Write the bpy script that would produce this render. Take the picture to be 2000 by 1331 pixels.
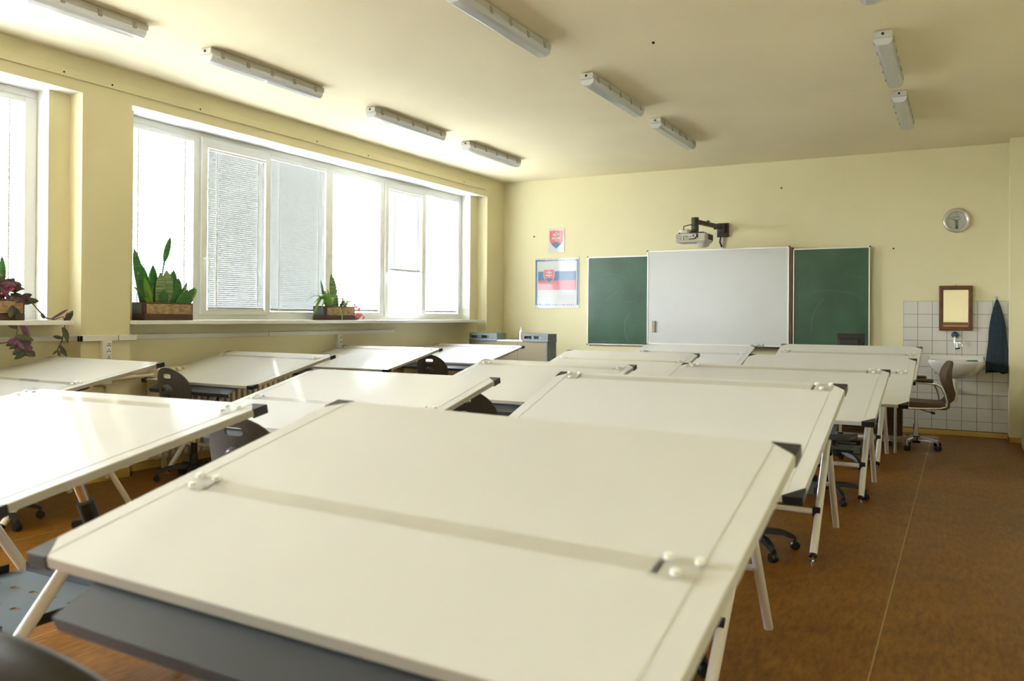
import bpy, math, random
from mathutils import Vector, Matrix

random.seed(7)
scene = bpy.context.scene
for o in list(bpy.data.objects):
    bpy.data.objects.remove(o, do_unlink=True)
col = scene.collection
PI = math.pi

# ------------------------------------------------------------------ camera
YAW, PITCH, ROLL = 0.4970, 0.0033, 0.0069
FPX, CY, CAM_H = 1621.4, 612.85, 1.3122
fw = Vector((-math.sin(YAW) * math.cos(PITCH), math.cos(YAW) * math.cos(PITCH), math.sin(PITCH)))
rt = Vector((math.cos(YAW), math.sin(YAW), 0))
up = rt.cross(fw)
rt2 = math.cos(ROLL) * rt + math.sin(ROLL) * up
up2 = -math.sin(ROLL) * rt + math.cos(ROLL) * up
cd = bpy.data.cameras.new('camera')
cam = bpy.data.objects.new('camera', cd)
col.objects.link(cam)
cam.matrix_world = Matrix(((rt2.x, up2.x, -fw.x, 0), (rt2.y, up2.y, -fw.y, 0), (rt2.z, up2.z, -fw.z, CAM_H), (0, 0, 0, 1)))
cd.sensor_width = 36.0
cd.lens = 36.0 * FPX / 2000.0
cd.shift_y = -(665.5 - CY) / 2000.0
cd.clip_start = 0.02
cd.dof.use_dof = True
cd.dof.focus_distance = 6.0
cd.dof.aperture_fstop = 3.2
scene.camera = cam

# ------------------------------------------------------------------ world, light, exposure
world = bpy.data.worlds.new('overcast_sky')
scene.world = world
world.use_nodes = True
bg = world.node_tree.nodes['Background']
bg.inputs[0].default_value = (0.92, 0.975, 1.05, 1)
bg.inputs[1].default_value = 9.0


def portal(y0, y1, z0, z1, x):
    ld = bpy.data.lights.new('window_portal', 'AREA')
    ld.shape = 'RECTANGLE'
    ld.size = z1 - z0
    ld.size_y = y1 - y0
    ld.cycles.is_portal = True
    o = bpy.data.objects.new('window_portal', ld)
    col.objects.link(o)
    o.location = (x, (y0 + y1) / 2, (z0 + z1) / 2)
    o.rotation_euler = (0, -PI / 2, 0)


portal(4.5, 9.95, 1.25, 3.0, -6.42)
portal(-1.75, 3.84, 1.25, 3.0, -6.42)
vs = scene.view_settings
vs.view_transform = 'Standard'
vs.look = 'None'
vs.exposure = 2.34
vs.gamma = 1.0
vs.use_curve_mapping = False

# ------------------------------------------------------------------ materials
MATS = {}


def mat(name, color, rough=0.5, metal=0.0, spec=0.5, noise=0.0, nscale=20.0, bump=0.0, bscale=None, coat=0.0,
        stretch=None, color2=None, transl=0.0):
    if name in MATS:
        return MATS[name]
    m = bpy.data.materials.new(name)
    m.use_nodes = True
    nt = m.node_tree
    b = nt.nodes['Principled BSDF']
    b.inputs['Base Color'].default_value = (*color, 1)
    b.inputs['Roughness'].default_value = rough
    b.inputs['Metallic'].default_value = metal
    b.inputs['Specular IOR Level'].default_value = spec
    b.inputs['Coat Weight'].default_value = coat
    if noise or bump or color2:
        tc = nt.nodes.new('ShaderNodeTexCoord')
        mp = nt.nodes.new('ShaderNodeMapping')
        nt.links.new(tc.outputs['Object'], mp.inputs[0])
        if stretch:
            mp.inputs['Scale'].default_value = stretch
        nz = nt.nodes.new('ShaderNodeTexNoise')
        nz.inputs['Scale'].default_value = nscale
        nz.inputs['Detail'].default_value = 6
        nt.links.new(mp.outputs[0], nz.inputs['Vector'])
        if noise or color2:
            cr = nt.nodes.new('ShaderNodeValToRGB')
            cr.color_ramp.elements[0].position = 0.3
            cr.color_ramp.elements[1].position = 0.7
            c2 = color2 if color2 else tuple(c * (1 - noise) for c in color)
            c1 = color if color2 else tuple(min(1, c * (1 + noise * 0.6)) for c in color)
            cr.color_ramp.elements[0].color = (*c2, 1)
            cr.color_ramp.elements[1].color = (*c1, 1)
            nt.links.new(nz.outputs['Fac'], cr.inputs[0])
            nt.links.new(cr.outputs[0], b.inputs['Base Color'])
        if bump:
            nb = nt.nodes.new('ShaderNodeTexNoise')
            nb.inputs['Scale'].default_value = bscale or nscale * 4
            nb.inputs['Detail'].default_value = 4
            nt.links.new(mp.outputs[0], nb.inputs['Vector'])
            bp = nt.nodes.new('ShaderNodeBump')
            bp.inputs['Strength'].default_value = bump
            bp.inputs['Distance'].default_value = 0.01
            nt.links.new(nb.outputs['Fac'], bp.inputs['Height'])
            nt.links.new(bp.outputs[0], b.inputs['Normal'])
    if transl:
        out = nt.nodes['Material Output']
        tr = nt.nodes.new('ShaderNodeBsdfTranslucent')
        tr.inputs[0].default_value = (*color, 1)
        mx = nt.nodes.new('ShaderNodeMixShader')
        mx.inputs[0].default_value = transl
        nt.links.new(b.outputs[0], mx.inputs[1])
        nt.links.new(tr.outputs[0], mx.inputs[2])
        nt.links.new(mx.outputs[0], out.inputs[0])
    MATS[name] = m
    return m


def glass_mat(name, tint=(1, 1, 1), fac=None, rough=0.0):
    m = bpy.data.materials.new(name)
    m.use_nodes = True
    nt = m.node_tree
    nt.nodes.remove(nt.nodes['Principled BSDF'])
    out = nt.nodes['Material Output']
    tr = nt.nodes.new('ShaderNodeBsdfTransparent')
    tr.inputs[0].default_value = (*tint, 1)
    gl = nt.nodes.new('ShaderNodeBsdfGlossy')
    gl.inputs['Roughness'].default_value = rough
    lw_ = nt.nodes.new('ShaderNodeLayerWeight')          # symmetric Schlick term for a thin pane
    lw_.inputs[0].default_value = 0.5
    pw = nt.nodes.new('ShaderNodeMath')
    pw.operation = 'POWER'
    pw.inputs[1].default_value = 5.0
    ma = nt.nodes.new('ShaderNodeMath')
    ma.operation = 'MULTIPLY_ADD'
    ma.inputs[1].default_value = 0.7
    ma.inputs[2].default_value = 0.025
    nt.links.new(lw_.outputs['Facing'], pw.inputs[0])
    nt.links.new(pw.outputs[0], ma.inputs[0])
    mx = nt.nodes.new('ShaderNodeMixShader')
    nt.links.new(ma.outputs[0], mx.inputs[0])
    nt.links.new(tr.outputs[0], mx.inputs[1])
    nt.links.new(gl.outputs[0], mx.inputs[2])
    nt.links.new(mx.outputs[0], out.inputs[0])
    MATS[name] = m
    return m


M_wall = mat('wall_paint', (0.80, 0.74, 0.485), 0.75, spec=0.3, noise=0.035, nscale=1.3, bump=0.06, bscale=90)
M_ceil = mat('ceiling_paint', (0.83, 0.75, 0.53), 0.85, spec=0.2, noise=0.05, nscale=0.9, bump=0.05, bscale=60)
M_reveal = M_wall
M_ochre = mat('ochre_skirting', (0.62, 0.42, 0.10), 0.45, noise=0.12, nscale=6)
M_pvc = mat('white_plastic_frame', (0.87, 0.885, 0.86), 0.35)
M_sill = mat('sill_white', (0.82, 0.81, 0.77), 0.35, noise=0.03, nscale=4)
M_trunk = mat('trunking_plastic', (0.80, 0.775, 0.72), 0.45)
M_slat = mat('blind_slat', (0.53, 0.55, 0.56), 0.4)
M_cord = mat('white_cord', (0.85, 0.85, 0.84), 0.7)
M_pane = glass_mat('window_glass', (0.97, 0.98, 0.98))
M_clear = glass_mat('clear_acrylic', (0.994, 0.992, 0.985), rough=0.08)
M_board = mat('board_laminate', (0.70, 0.70, 0.695), 0.12, spec=0.13, noise=0.015, nscale=3)
M_wire = mat('ruler_wire', (0.62, 0.61, 0.58), 0.5)
M_band = mat('board_edge_band', (0.46, 0.44, 0.40), 0.45)
M_black = mat('black_plastic', (0.009, 0.009, 0.011), 0.42)
M_capb = mat('corner_cap_plastic', (0.010, 0.010, 0.013), 0.35)
M_tray = mat('tray_dark_grey', (0.046, 0.054, 0.068), 0.38, spec=0.5)
M_shelf = mat('shelf_slate_metal', (0.10, 0.125, 0.142), 0.42, metal=0.0)
M_leg = mat('cream_painted_steel', (0.80, 0.755, 0.69), 0.28, coat=0.3)
M_chrome = mat('chrome', (0.75, 0.75, 0.74), 0.16, metal=1.0)
M_steel = mat('dull_steel', (0.50, 0.50, 0.48), 0.35, metal=1.0)
M_chairp = mat('charcoal_plastic', (0.080, 0.074, 0.068), 0.50, noise=0.15, nscale=60, bump=0.08, bscale=400)
M_seatp = mat('charcoal_seat', (0.035, 0.035, 0.036), 0.55)
M_bolt = mat('grey_knob', (0.10, 0.115, 0.13), 0.3)
M_green = mat('chalkboard_green', (0.026, 0.090, 0.042), 0.38, spec=0.5, noise=0.25, nscale=3.5)
M_chalk = mat('chalk_smear', (0.085, 0.15, 0.105), 0.9)
M_white_b = mat('whiteboard_enamel', (0.62, 0.63, 0.62), 0.28, noise=0.03, nscale=2)
M_alu = mat('aluminium_trim', (0.82, 0.81, 0.78), 0.35, metal=0.3)
M_brownrail = mat('brown_rail', (0.16, 0.085, 0.04), 0.45)
M_paper = mat('poster_paper', (0.54, 0.54, 0.535), 0.35, coat=0.2)
M_blue = mat('print_blue', (0.010, 0.105, 0.29), 0.35, coat=0.2, noise=0.15, nscale=9)
M_red = mat('print_red', (0.62, 0.095, 0.10), 0.35, coat=0.2, noise=0.12, nscale=9)
M_text = mat('print_grey', (0.55, 0.55, 0.55), 0.5)
M_tile = mat('glazed_tile', (0.72, 0.70, 0.65), 0.18, spec=0.5, noise=0.03, nscale=3)
M_grout = mat('tile_grout', (0.10, 0.085, 0.065), 0.9)
M_porc = mat('sink_porcelain', (0.80, 0.78, 0.73), 0.12, coat=0.4)
M_trap = mat('cream_trap_plastic', (0.74, 0.70, 0.58), 0.35)
M_tapblue = mat('tap_blue', (0.02, 0.09, 0.25), 0.3)
M_wood = mat('mirror_frame_wood', (0.14, 0.055, 0.022), 0.4, noise=0.3, nscale=12, stretch=(1, 8, 1))
M_mirror = mat('mirror_glass', (0.92, 0.92, 0.90), 0.01, metal=1.0)
M_towel = mat('blue_cloth', (0.022, 0.038, 0.053), 0.9, noise=0.2, nscale=30, bump=0.3, bscale=300)
M_sponge = mat('green_sponge', (0.01, 0.13, 0.09), 0.85, bump=0.4, bscale=80)
M_proj = mat('projector_plastic', (0.56, 0.54, 0.46), 0.4)
M_dark = mat('dark_recess', (0.05, 0.045, 0.04), 0.5)
M_armm = mat('arm_dark_metal', (0.035, 0.030, 0.025), 0.45)
M_lightb = mat('lamp_body_grey', (0.60, 0.585, 0.53), 0.5)
M_diff = mat('lamp_cover', (0.93, 0.93, 0.93), 0.12, coat=1.0, transl=0.5)
M_clip = mat('lamp_clip', (0.42, 0.40, 0.33), 0.5)
M_cart = mat('cabinet_beige', (0.29, 0.235, 0.15), 0.5)
M_cartg = mat('cabinet_grey_plastic', (0.17, 0.21, 0.23), 0.45)
M_carttop = mat('cabinet_top', (0.72, 0.68, 0.60), 0.4)
M_bottle = mat('bottle_white', (0.85, 0.85, 0.86), 0.35)
M_bred = mat('bottle_red', (0.65, 0.02, 0.03), 0.4)
M_mon = mat('monitor_black', (0.018, 0.018, 0.018), 0.35)
M_desk = mat('brown_desk_laminate', (0.13, 0.065, 0.025), 0.4, noise=0.2, nscale=10, stretch=(1, 1, 6))
M_bseat = mat('brown_upholstery', (0.115, 0.072, 0.042), 0.6, bump=0.15, bscale=200)
M_rad = mat('radiator_cream', (0.70, 0.62, 0.46), 0.4)
M_pipe = mat('pipe_cream', (0.72, 0.62, 0.47), 0.4)
M_orange = mat('orange_plastic', (0.85, 0.38, 0.02), 0.4)
M_bin = mat('bin_cream', (0.62, 0.54, 0.40), 0.5)
M_planter = mat('planter_brown', (0.085, 0.032, 0.022), 0.32, coat=0.3, noise=0.2, nscale=10)
M_straw = mat('planter_straw_panel', (0.52, 0.37, 0.19), 0.7, color2=(0.25, 0.15, 0.06), nscale=45, bump=0.9, bscale=70, stretch=(1, 0.45, 1))
M_soil = mat('soil', (0.03, 0.02, 0.012), 0.95)
M_sans = mat('snake_leaf', (0.12, 0.34, 0.10), 0.35, color2=(0.035, 0.15, 0.05), nscale=9, stretch=(1, 1, 7), transl=.3)
M_sansp = mat('snake_leaf_pale', (0.40, 0.52, 0.24), 0.4, color2=(0.035, 0.15, 0.05), nscale=7, stretch=(0.6, 0.6, 9), transl=.15)
M_sansy = mat('leaf_yellow_green', (0.36, 0.58, 0.08), 0.4, color2=(0.12, 0.36, 0.05), nscale=8, transl=.3)
M_spider = mat('spider_leaf', (0.34, 0.56, 0.14), 0.45, transl=0.35)
M_trad = mat('trailing_leaf', (0.10, 0.17, 0.06), 0.45, color2=(0.11, 0.05, 0.075), nscale=14, transl=0.25)
M_purple = mat('purple_leaf', (0.26, 0.10, 0.19), 0.5, transl=0.3)
M_pink = mat('pink_leaf', (0.75, 0.22, 0.26), 0.5, transl=0.35)
M_stem = mat('plant_stem', (0.10, 0.06, 0.045), 0.6)
M_clockf = mat('clock_face', (0.52, 0.52, 0.46), 0.4)
M_clockr = mat('clock_ring_silver', (0.60, 0.56, 0.50), 0.3, metal=0.6)
M_backw = mat('back_wainscot_orange', (0.62, 0.28, 0.12), 0.5)
M_hole = mat('plug_hole', (0.03, 0.03, 0.03), 0.8)

# floor: brown linoleum with streaks, and thin welded seams
m = bpy.data.materials.new('linoleum')
m.use_nodes = True
nt = m.node_tree
b = nt.nodes['Principled BSDF']
tc = nt.nodes.new('ShaderNodeTexCoord')
mp = nt.nodes.new('ShaderNodeMapping')
mp.inputs['Scale'].default_value = (18, 4, 1)
nt.links.new(tc.outputs['Object'], mp.inputs[0])
n1 = nt.nodes.new('ShaderNodeTexNoise')
n1.inputs['Scale'].default_value = 2.2
n1.inputs['Detail'].default_value = 8
n1.inputs['Roughness'].default_value = 0.7
nt.links.new(mp.outputs[0], n1.inputs['Vector'])
cr = nt.nodes.new('ShaderNodeValToRGB')
cr.color_ramp.elements[0].position = 0.33
cr.color_ramp.elements[0].color = (0.145, 0.050, 0.002, 1)
cr.color_ramp.elements[1].position = 0.68
cr.color_ramp.elements[1].color = (0.30, 0.130, 0.018, 1)
nt.links.new(n1.outputs['Fac'], cr.inputs[0])
n2 = nt.nodes.new('ShaderNodeTexNoise')
n2.inputs['Scale'].default_value = 5.0
n2.inputs['Detail'].default_value = 5
nt.links.new(tc.outputs['Object'], n2.inputs['Vector'])
mxc = nt.nodes.new('ShaderNodeMix')
mxc.data_type = 'RGBA'
mxc.blend_type = 'MULTIPLY'
mxc.inputs[0].default_value = 0.55
cr2 = nt.nodes.new('ShaderNodeValToRGB')
cr2.color_ramp.elements[0].position = 0.35
cr2.color_ramp.elements[0].color = (0.62, 0.62, 0.62, 1)
cr2.color_ramp.elements[1].position = 0.65
nt.links.new(n2.outputs['Fac'], cr2.inputs[0])
nt.links.new(cr.outputs[0], mxc.inputs[6])
nt.links.new(cr2.outputs[0], mxc.inputs[7])
nt.links.new(mxc.outputs[2], b.inputs['Base Color'])
b.inputs['Roughness'].default_value = 0.42
b.inputs['Specular IOR Level'].default_value = 0.2
M_floor = m


# ------------------------------------------------------------------ mesh builder
class MB:
    def __init__(self):
        self.v = []
        self.f = []

    def add(self, vs, fs):
        o = len(self.v)
        self.v += [tuple(p) for p in vs]
        self.f += [tuple(i + o for i in q) for q in fs]
        return self

    def box(self, x0, x1, y0, y1, z0, z1):
        vs = [(x, y, z) for z in (z0, z1) for y in (y0, y1) for x in (x0, x1)]
        return self.add(vs, [(0, 2, 3, 1), (4, 5, 7, 6), (0, 1, 5, 4), (2, 6, 7, 3), (0, 4, 6, 2), (1, 3, 7, 5)])

    def obox(self, c, s, rot):
        hx, hy, hz = s[0] / 2, s[1] / 2, s[2] / 2
        R = rot.to_3x3() if isinstance(rot, Matrix) else rot
        t = MB().box(-hx, hx, -hy, hy, -hz, hz)
        return self.add([Vector(c) + R @ Vector(p) for p in t.v], t.f)

    def cyl(self, p0, p1, r0, r1=None, n=16, caps=True):
        r1 = r0 if r1 is None else r1
        return self.tube([p0, p1], [r0, r1], n, caps)

    def tube(self, pts, r, n=10, caps=True):
        pts = [Vector(p) for p in pts]
        k = len(pts)
        rr = r if isinstance(r, (list, tuple)) else [r] * k
        vs, fs = [], []
        prev = None
        for i, p in enumerate(pts):
            if i == 0:
                d = pts[1] - pts[0]
            elif i == k - 1:
                d = pts[-1] - pts[-2]
            else:
                d = (pts[i + 1] - pts[i]).normalized() + (pts[i] - pts[i - 1]).normalized()
            d = d.normalized() if d.length > 1e-9 else Vector((0, 0, 1))
            if prev is None:
                a = Vector((0, 0, 1)) if abs(d.z) < 0.9 else Vector((1, 0, 0))
                u = d.cross(a).normalized()
            else:
                u = (prev - d * prev.dot(d)).normalized()
            prev = u
            w = d.cross(u)
            for j in range(n):
                a = 2 * PI * j / n
                vs.append(p + rr[i] * (math.cos(a) * u + math.sin(a) * w))
        for i in range(k - 1):
            for j in range(n):
                a, b2 = i * n + j, i * n + (j + 1) % n
                fs.append((a, b2, b2 + n, a + n))
        if caps:
            fs.append(tuple(reversed(range(n))))
            fs.append(tuple(range((k - 1) * n, k * n)))
        return self.add(vs, fs)

    def lathe(self, prof, c=(0, 0, 0), axis='Z', n=24, sx=1.0, sy=1.0):
        vs, fs = [], []
        for (r, z) in prof:
            for j in range(n):
                a = 2 * PI * j / n
                p = (r * math.cos(a) * sx, r * math.sin(a) * sy, z)
                if axis == 'Y':
                    p = (p[0], p[2], p[1])
                elif axis == 'X':
                    p = (p[2], p[0], p[1])
                vs.append((p[0] + c[0], p[1] + c[1], p[2] + c[2]))
        k = len(prof)
        for i in range(k - 1):
            for j in range(n):
                a, b2 = i * n + j, i * n + (j + 1) % n
                q = (a, b2, b2 + n, a + n)
                fs.append(q if axis != 'Y' else tuple(reversed(q)))
        e = [tuple(reversed(range(n))), tuple(range((k - 1) * n, k * n))]
        if axis == 'Y':
            e = [tuple(reversed(q)) for q in e]
        fs += e
        return self.add(vs, fs)

    def prism(self, poly, a, b2, plane='XY'):
        def P(u, v, w):
            return {'XY': (u, v, w), 'XZ': (u, w, v), 'YZ': (w, u, v)}[plane]
        n = len(poly)
        vs = [P(u, v, a) for u, v in poly] + [P(u, v, b2) for u, v in poly]
        fs = [tuple(reversed(range(n))), tuple(range(n, 2 * n))]
        fs += [(i, (i + 1) % n, (i + 1) % n + n, i + n) for i in range(n)]
        if plane == 'XZ':
            fs = [tuple(reversed(q)) for q in fs]
        return self.add(vs, fs)

    def ring(self, outer, inner, a, b2, plane='XY'):
        def P(u, v, w):
            return {'XY': (u, v, w), 'XZ': (u, w, v), 'YZ': (w, u, v)}[plane]
        n = len(outer)
        vs = []
        for L in (outer, inner):
            for w in (a, b2):
                vs += [P(u, v, w) for u, v in L]
        fs = []
        for i in range(n):
            j = (i + 1) % n
            fs += [(i, j, n + j, n + i), (2 * n + j, 2 * n + i, 3 * n + i, 3 * n + j),
                   (j, i, 2 * n + i, 2 * n + j), (n + i, n + j, 3 * n + j, 3 * n + i)]
        if plane == 'XZ':
            fs = [tuple(reversed(q)) for q in fs]
        return self.add(vs, fs)

    def grid(self, rows, closed=False):
        n = len(rows[0])
        vs = [p for r in rows for p in r]
        fs = []
        for i in range(len(rows) - 1):
            for j in range(n if closed else n - 1):
                k = (j + 1) % n
                fs.append((i * n + j, i * n + k, (i + 1) * n + k, (i + 1) * n + j))
        return self.add(vs, fs)

    def sphere(self, c, r, n=12, m=8, s=(1, 1, 1)):
        prof = [(max(1e-4, math.sin(PI * i / m)) * r, -math.cos(PI * i / m) * r) for i in range(m + 1)]
        t = MB().lathe(prof, n=n)
        return self.add([(c[0] + p[0] * s[0], c[1] + p[1] * s[1], c[2] + p[2] * s[2]) for p in t.v], t.f)

    def mesh(self, name, material, smooth=None):
        me = bpy.data.meshes.new(name)
        me.from_pydata(self.v, [], self.f)
        me.materials.append(material)
        if smooth is not None:
            me.polygons.foreach_set('use_smooth', [True] * len(me.polygons))
            me.set_sharp_from_angle(angle=math.radians(smooth))
        me.update()
        return me

    def build(self, name, material, parent=None, smooth=None, bevel=0.0, loc=None, rot=None, solid=0.0):
        o = bpy.data.objects.new(name, self.mesh(name, material, smooth))
        col.objects.link(o)
        if parent:
            o.parent = parent
        if loc:
            o.location = loc
        if rot:
            o.rotation_euler = rot
        if solid:
            md = o.modifiers.new('thickness', 'SOLIDIFY')
            md.thickness = solid
            md.offset = 0
        if bevel:
            md = o.modifiers.new('edge', 'BEVEL')
            md.width = bevel
            md.segments = 2
            md.limit_method = 'ANGLE'
        return o


def tag(o, label, cat, group=None, kind=None):
    o['label'] = label
    o['category'] = cat
    if group:
        o['group'] = group
    if kind:
        o['kind'] = kind
    return o


def struct(o):
    o['kind'] = 'structure'
    return o


def empty(name, loc=(0, 0, 0), rz=0.0):
    o = bpy.data.objects.new(name, None)
    col.objects.link(o)
    o.location = loc
    o.rotation_euler = (0, 0, rz)
    o.empty_display_size = 0.1
    return o


def copy_tree(o, parent=None):
    c = o.copy()
    col.objects.link(c)
    c.parent = parent
    for ch in list(o.children):
        copy_tree(ch, c)
    return c


# ------------------------------------------------------------------ room shell
D = 10.648           # far wall
XB = -5.9165         # beam and pier face
XW = -6.07           # window wall face
XO = -6.34           # outer face
XR = 0.66            # right wall
YB = -2.3            # back wall
ZC = 3.2646
ZB = 3.0045
SILL = 1.225

struct(MB().box(XO, XR + .1, YB - .1, D + .1, -0.06, 0.0).build('floor', M_floor))
struct(MB().box(-400, XO - .3, -300, 300, -4.1, -4.0).build('ground_outside', mat('bounce_ground', (0.38, 0.37, 0.33), 0.9, noise=.3, nscale=.4)))  # unseen ground added to balance sky light, its tone set for ceiling bounce
ceil = struct(MB().box(XO, XR + .1, YB - .1, D + .1, ZC, ZC + .08).build('ceiling', M_ceil))
wl = MB()
wl.box(XO, XW, YB, D, 0, SILL)                       # below the windows
wl.box(XO, XW, 3.835, 4.56, SILL, ZB)                # between the windows
wl.box(XO, XW, 9.944, D, SILL, ZB)
wl.box(XO, XW, YB, -1.75, SILL, ZB)
wl.box(XW, XB, 4.003, 4.430, 0, ZB)                  # piers
wl.box(XW, XB, 10.155, D, 0, ZB)
wl.box(XO, XB, YB, D, ZB, ZC)                        # beam
wall_left = struct(wl.build('wall_left', M_wall))
wall_far = struct(MB().box(XO, XR + .1, D, D + .1, 0, ZC).build('wall_far', M_wall))
struct(MB().prism([(0.447, D), (0.447, 10.36), (XR + .05, 10.36), (XR + .05, D)][::-1], 0, ZC).build('wall_corner', M_wall))
struct(MB().box(XR, XR + .1, YB, D, 0, ZC).build('wall_right', M_wall))
wall_back = struct(MB().box(XO, XR + .1, YB - .1, YB, 0, ZC).build('wall_back', M_wall))
struct(MB().box(XW, XR, YB, YB + .012, 0.0, 1.16).build('trim_1', M_backw))
struct(MB().box(XW, XR, YB, YB + .03, 1.16, 1.24).build('trim_2', M_brownrail))
# fascia strip on the beam with its screw holes
fs_ = struct(MB().box(XB, XB + .018, YB, 10.08, 3.088, 3.160).build('trim_3', M_wall, bevel=.003))
fs_h = MB()
for y in (3.84, 4.24, 5.1, 6.6, 7.45, 9.5):
    fs_h.cyl((XB + .017, y, 3.115), (XB + .0195, y, 3.115), .008, n=8)
fs_h.build('screw_hole', M_hole, fs_)
# skirting
struct(MB().box(-.62, .449, D - .016, D, 0, .055).box(-5.916, -.62, D - .016, D, 0, .06).build('baseboard_far', M_ochre, bevel=.004))
bl = MB().box(XW, XW + .016, YB, 4.003, 0, .07).box(XW, XB + .016, 3.987, 4.003, 0, .07).box(XB, XB + .016, 3.987, 4.446, 0, .07)
bl.box(XW, XB + .016, 4.430, 4.446, 0, .07).box(XW, XW + .016, 4.446, 10.155, 0, .07).box(XB, XB + .016, 10.139, D, 0, .07).box(XW, XB, 10.139, 10.155, 0, .07)
struct(bl.build('baseboard_left', M_ochre))
struct(MB().box(.435, XR, 10.348, 10.36, 0, .055).box(.435, .447, 10.348, D - .016, 0, .055).build('baseboard_corner', M_ochre))
# floor seams (welded lines in the linoleum)
for k, x in enumerate((-0.2945, -1.79, -3.29, -4.79)):
    struct(MB().box(x - .003, x + .003, YB, D, 0, .0012).build('trim_%d' % (4 + k), mat('seam_weld', (0.36, 0.26, 0.075), 0.5)))
HOOK = (-1.933, 5.636)
# ceiling blemishes: nail, old hook, flaked paint
for (x, y, r, mm) in ((HOOK[0], HOOK[1], .010, M_hole),):
    MB().cyl((x, y, ZC - .012), (x, y, ZC), r, n=8).build('ceiling_hook', mm, ceil)
for (x, z) in ((-5.42, 2.46), (-0.71, 2.135), (-1.98, 2.93)):
    MB().cyl((x, D - .010, z), (x, D, z), .010, n=8).build('wall_plug', M_hole, wall_far)


# ------------------------------------------------------------------ windows
def window(name, y0, y1, bays, label):
    """bays: list of (glass_y0, glass_y1, is_sash); frame face plane X=-6.215"""
    xf, xg = -6.215, -6.262
    root = struct(empty(name, (0, 0, 0)))
    z0, z1 = 1.258, ZB - .004
    fr = MB()
    gz0, gz1 = 1.345, 2.925
    fr.box(XO + .02, xf, y0, y1, z0, gz0 - .02)
    fr.box(XO + .02, xf, y0, y1, gz1 + .02, z1)
    ed = y0
    for i, (a, c, s) in enumerate(bays):
        lo = a - (.075 if s else .0)
        fr.box(XO + .02, xf, ed, lo, gz0 - .02, gz1 + .02)
        ed = c + (.055 if s else .0)
    fr.box(XO + .02, xf, ed, y1, gz0 - .02, gz1 + .02)
    for (a, c, s) in bays:
        if not s:
            fr.box(XO + .02, xf, a, c, gz0 - .02, gz0)
            fr.box(XO + .02, xf, a, c, gz1, gz1 + .02)
    fr.build('frame', M_pvc, root, bevel=.004)
    for (a, c, s) in bays:
        if s:
            zz0, zz1 = gz0 + .005, gz1 - .055
            sh = MB().ring([(a - .07, gz0 - .035), (c + .05, gz0 - .035), (c + .05, gz1 + .035), (a - .07, gz1 + .035)],
                           [(a, zz0), (c, zz0), (c, zz1), (a, zz1)], xg - .02, xf + .018, 'YZ').build('sash', M_pvc, root, bevel=.004)
            hx = xf + .018
            MB().cyl((hx, a - .035, 1.83), (hx + .035, a - .035, 1.83), .014, n=12).tube(
                [(hx + .035, a - .035, 1.835), (hx + .045, a - .030, 1.82), (hx + .045, a - .02, 1.72)], .011, 8).build('handle', M_pvc, sh, smooth=40)
            MB().box(xg - .003, xg + .003, a - .01, c + .01, zz0 - .01, zz1 + .01).build('pane', M_pane, root)
        else:
            MB().box(xg - .003, xg + .003, a - .01, c + .01, gz0 - .01, gz1 + .01).build('pane', M_pane, root)
    root['label'] = label
    return root


BAYS2 = [(4.62, 5.305, False), (5.452, 6.185, True), (6.275, 7.112, False), (7.232, 8.088, False), (8.242, 8.952, True), (9.068, 9.868, False)]
BAYS1 = [(-1.66, -.82, False), (-.70, .08, True), (.18, 1.02, False), (1.14, 1.98, False), (2.12, 2.85, True), (2.93, 3.742, False)]
window('window_1', -1.75, 3.835, BAYS1, 'near row of white framed windows left of the pier')
window('window_2', 4.56, 9.944, BAYS2, 'long row of six white framed window panes behind the plants')
# sills
for n, y0, y1 in (('trim_9', -1.8, 3.90), ('trim_10', 4.434, 9.99)):
    s = MB().box(-6.22, XB + .02, y0 + .05, y1 - .06, SILL, SILL + .033)
    s.box(XW, XB + .075, y0 if n == 'trim_9' else y0, y1, SILL, SILL + .033)
    struct(s.build(n, M_sill, bevel=.004))


# white painted window reveals and soffit
struct(MB().box(XO + .03, XB - .001, -1.75, 4.0, ZB - .003, ZB).box(XO + .03, XB - .001, 4.433, 10.152, ZB - .003, ZB).build('trim_17', M_sill))
struct(MB().box(-6.21, XW + .001, 3.832, 3.836, SILL + .033, ZB - .003).box(-6.21, XW + .001, 9.943, 9.947, SILL + .033, ZB - .003).box(-6.21, XW + .001, 4.558, 4.562, SILL + .033, ZB - .003).build('trim_18', M_sill))


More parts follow.
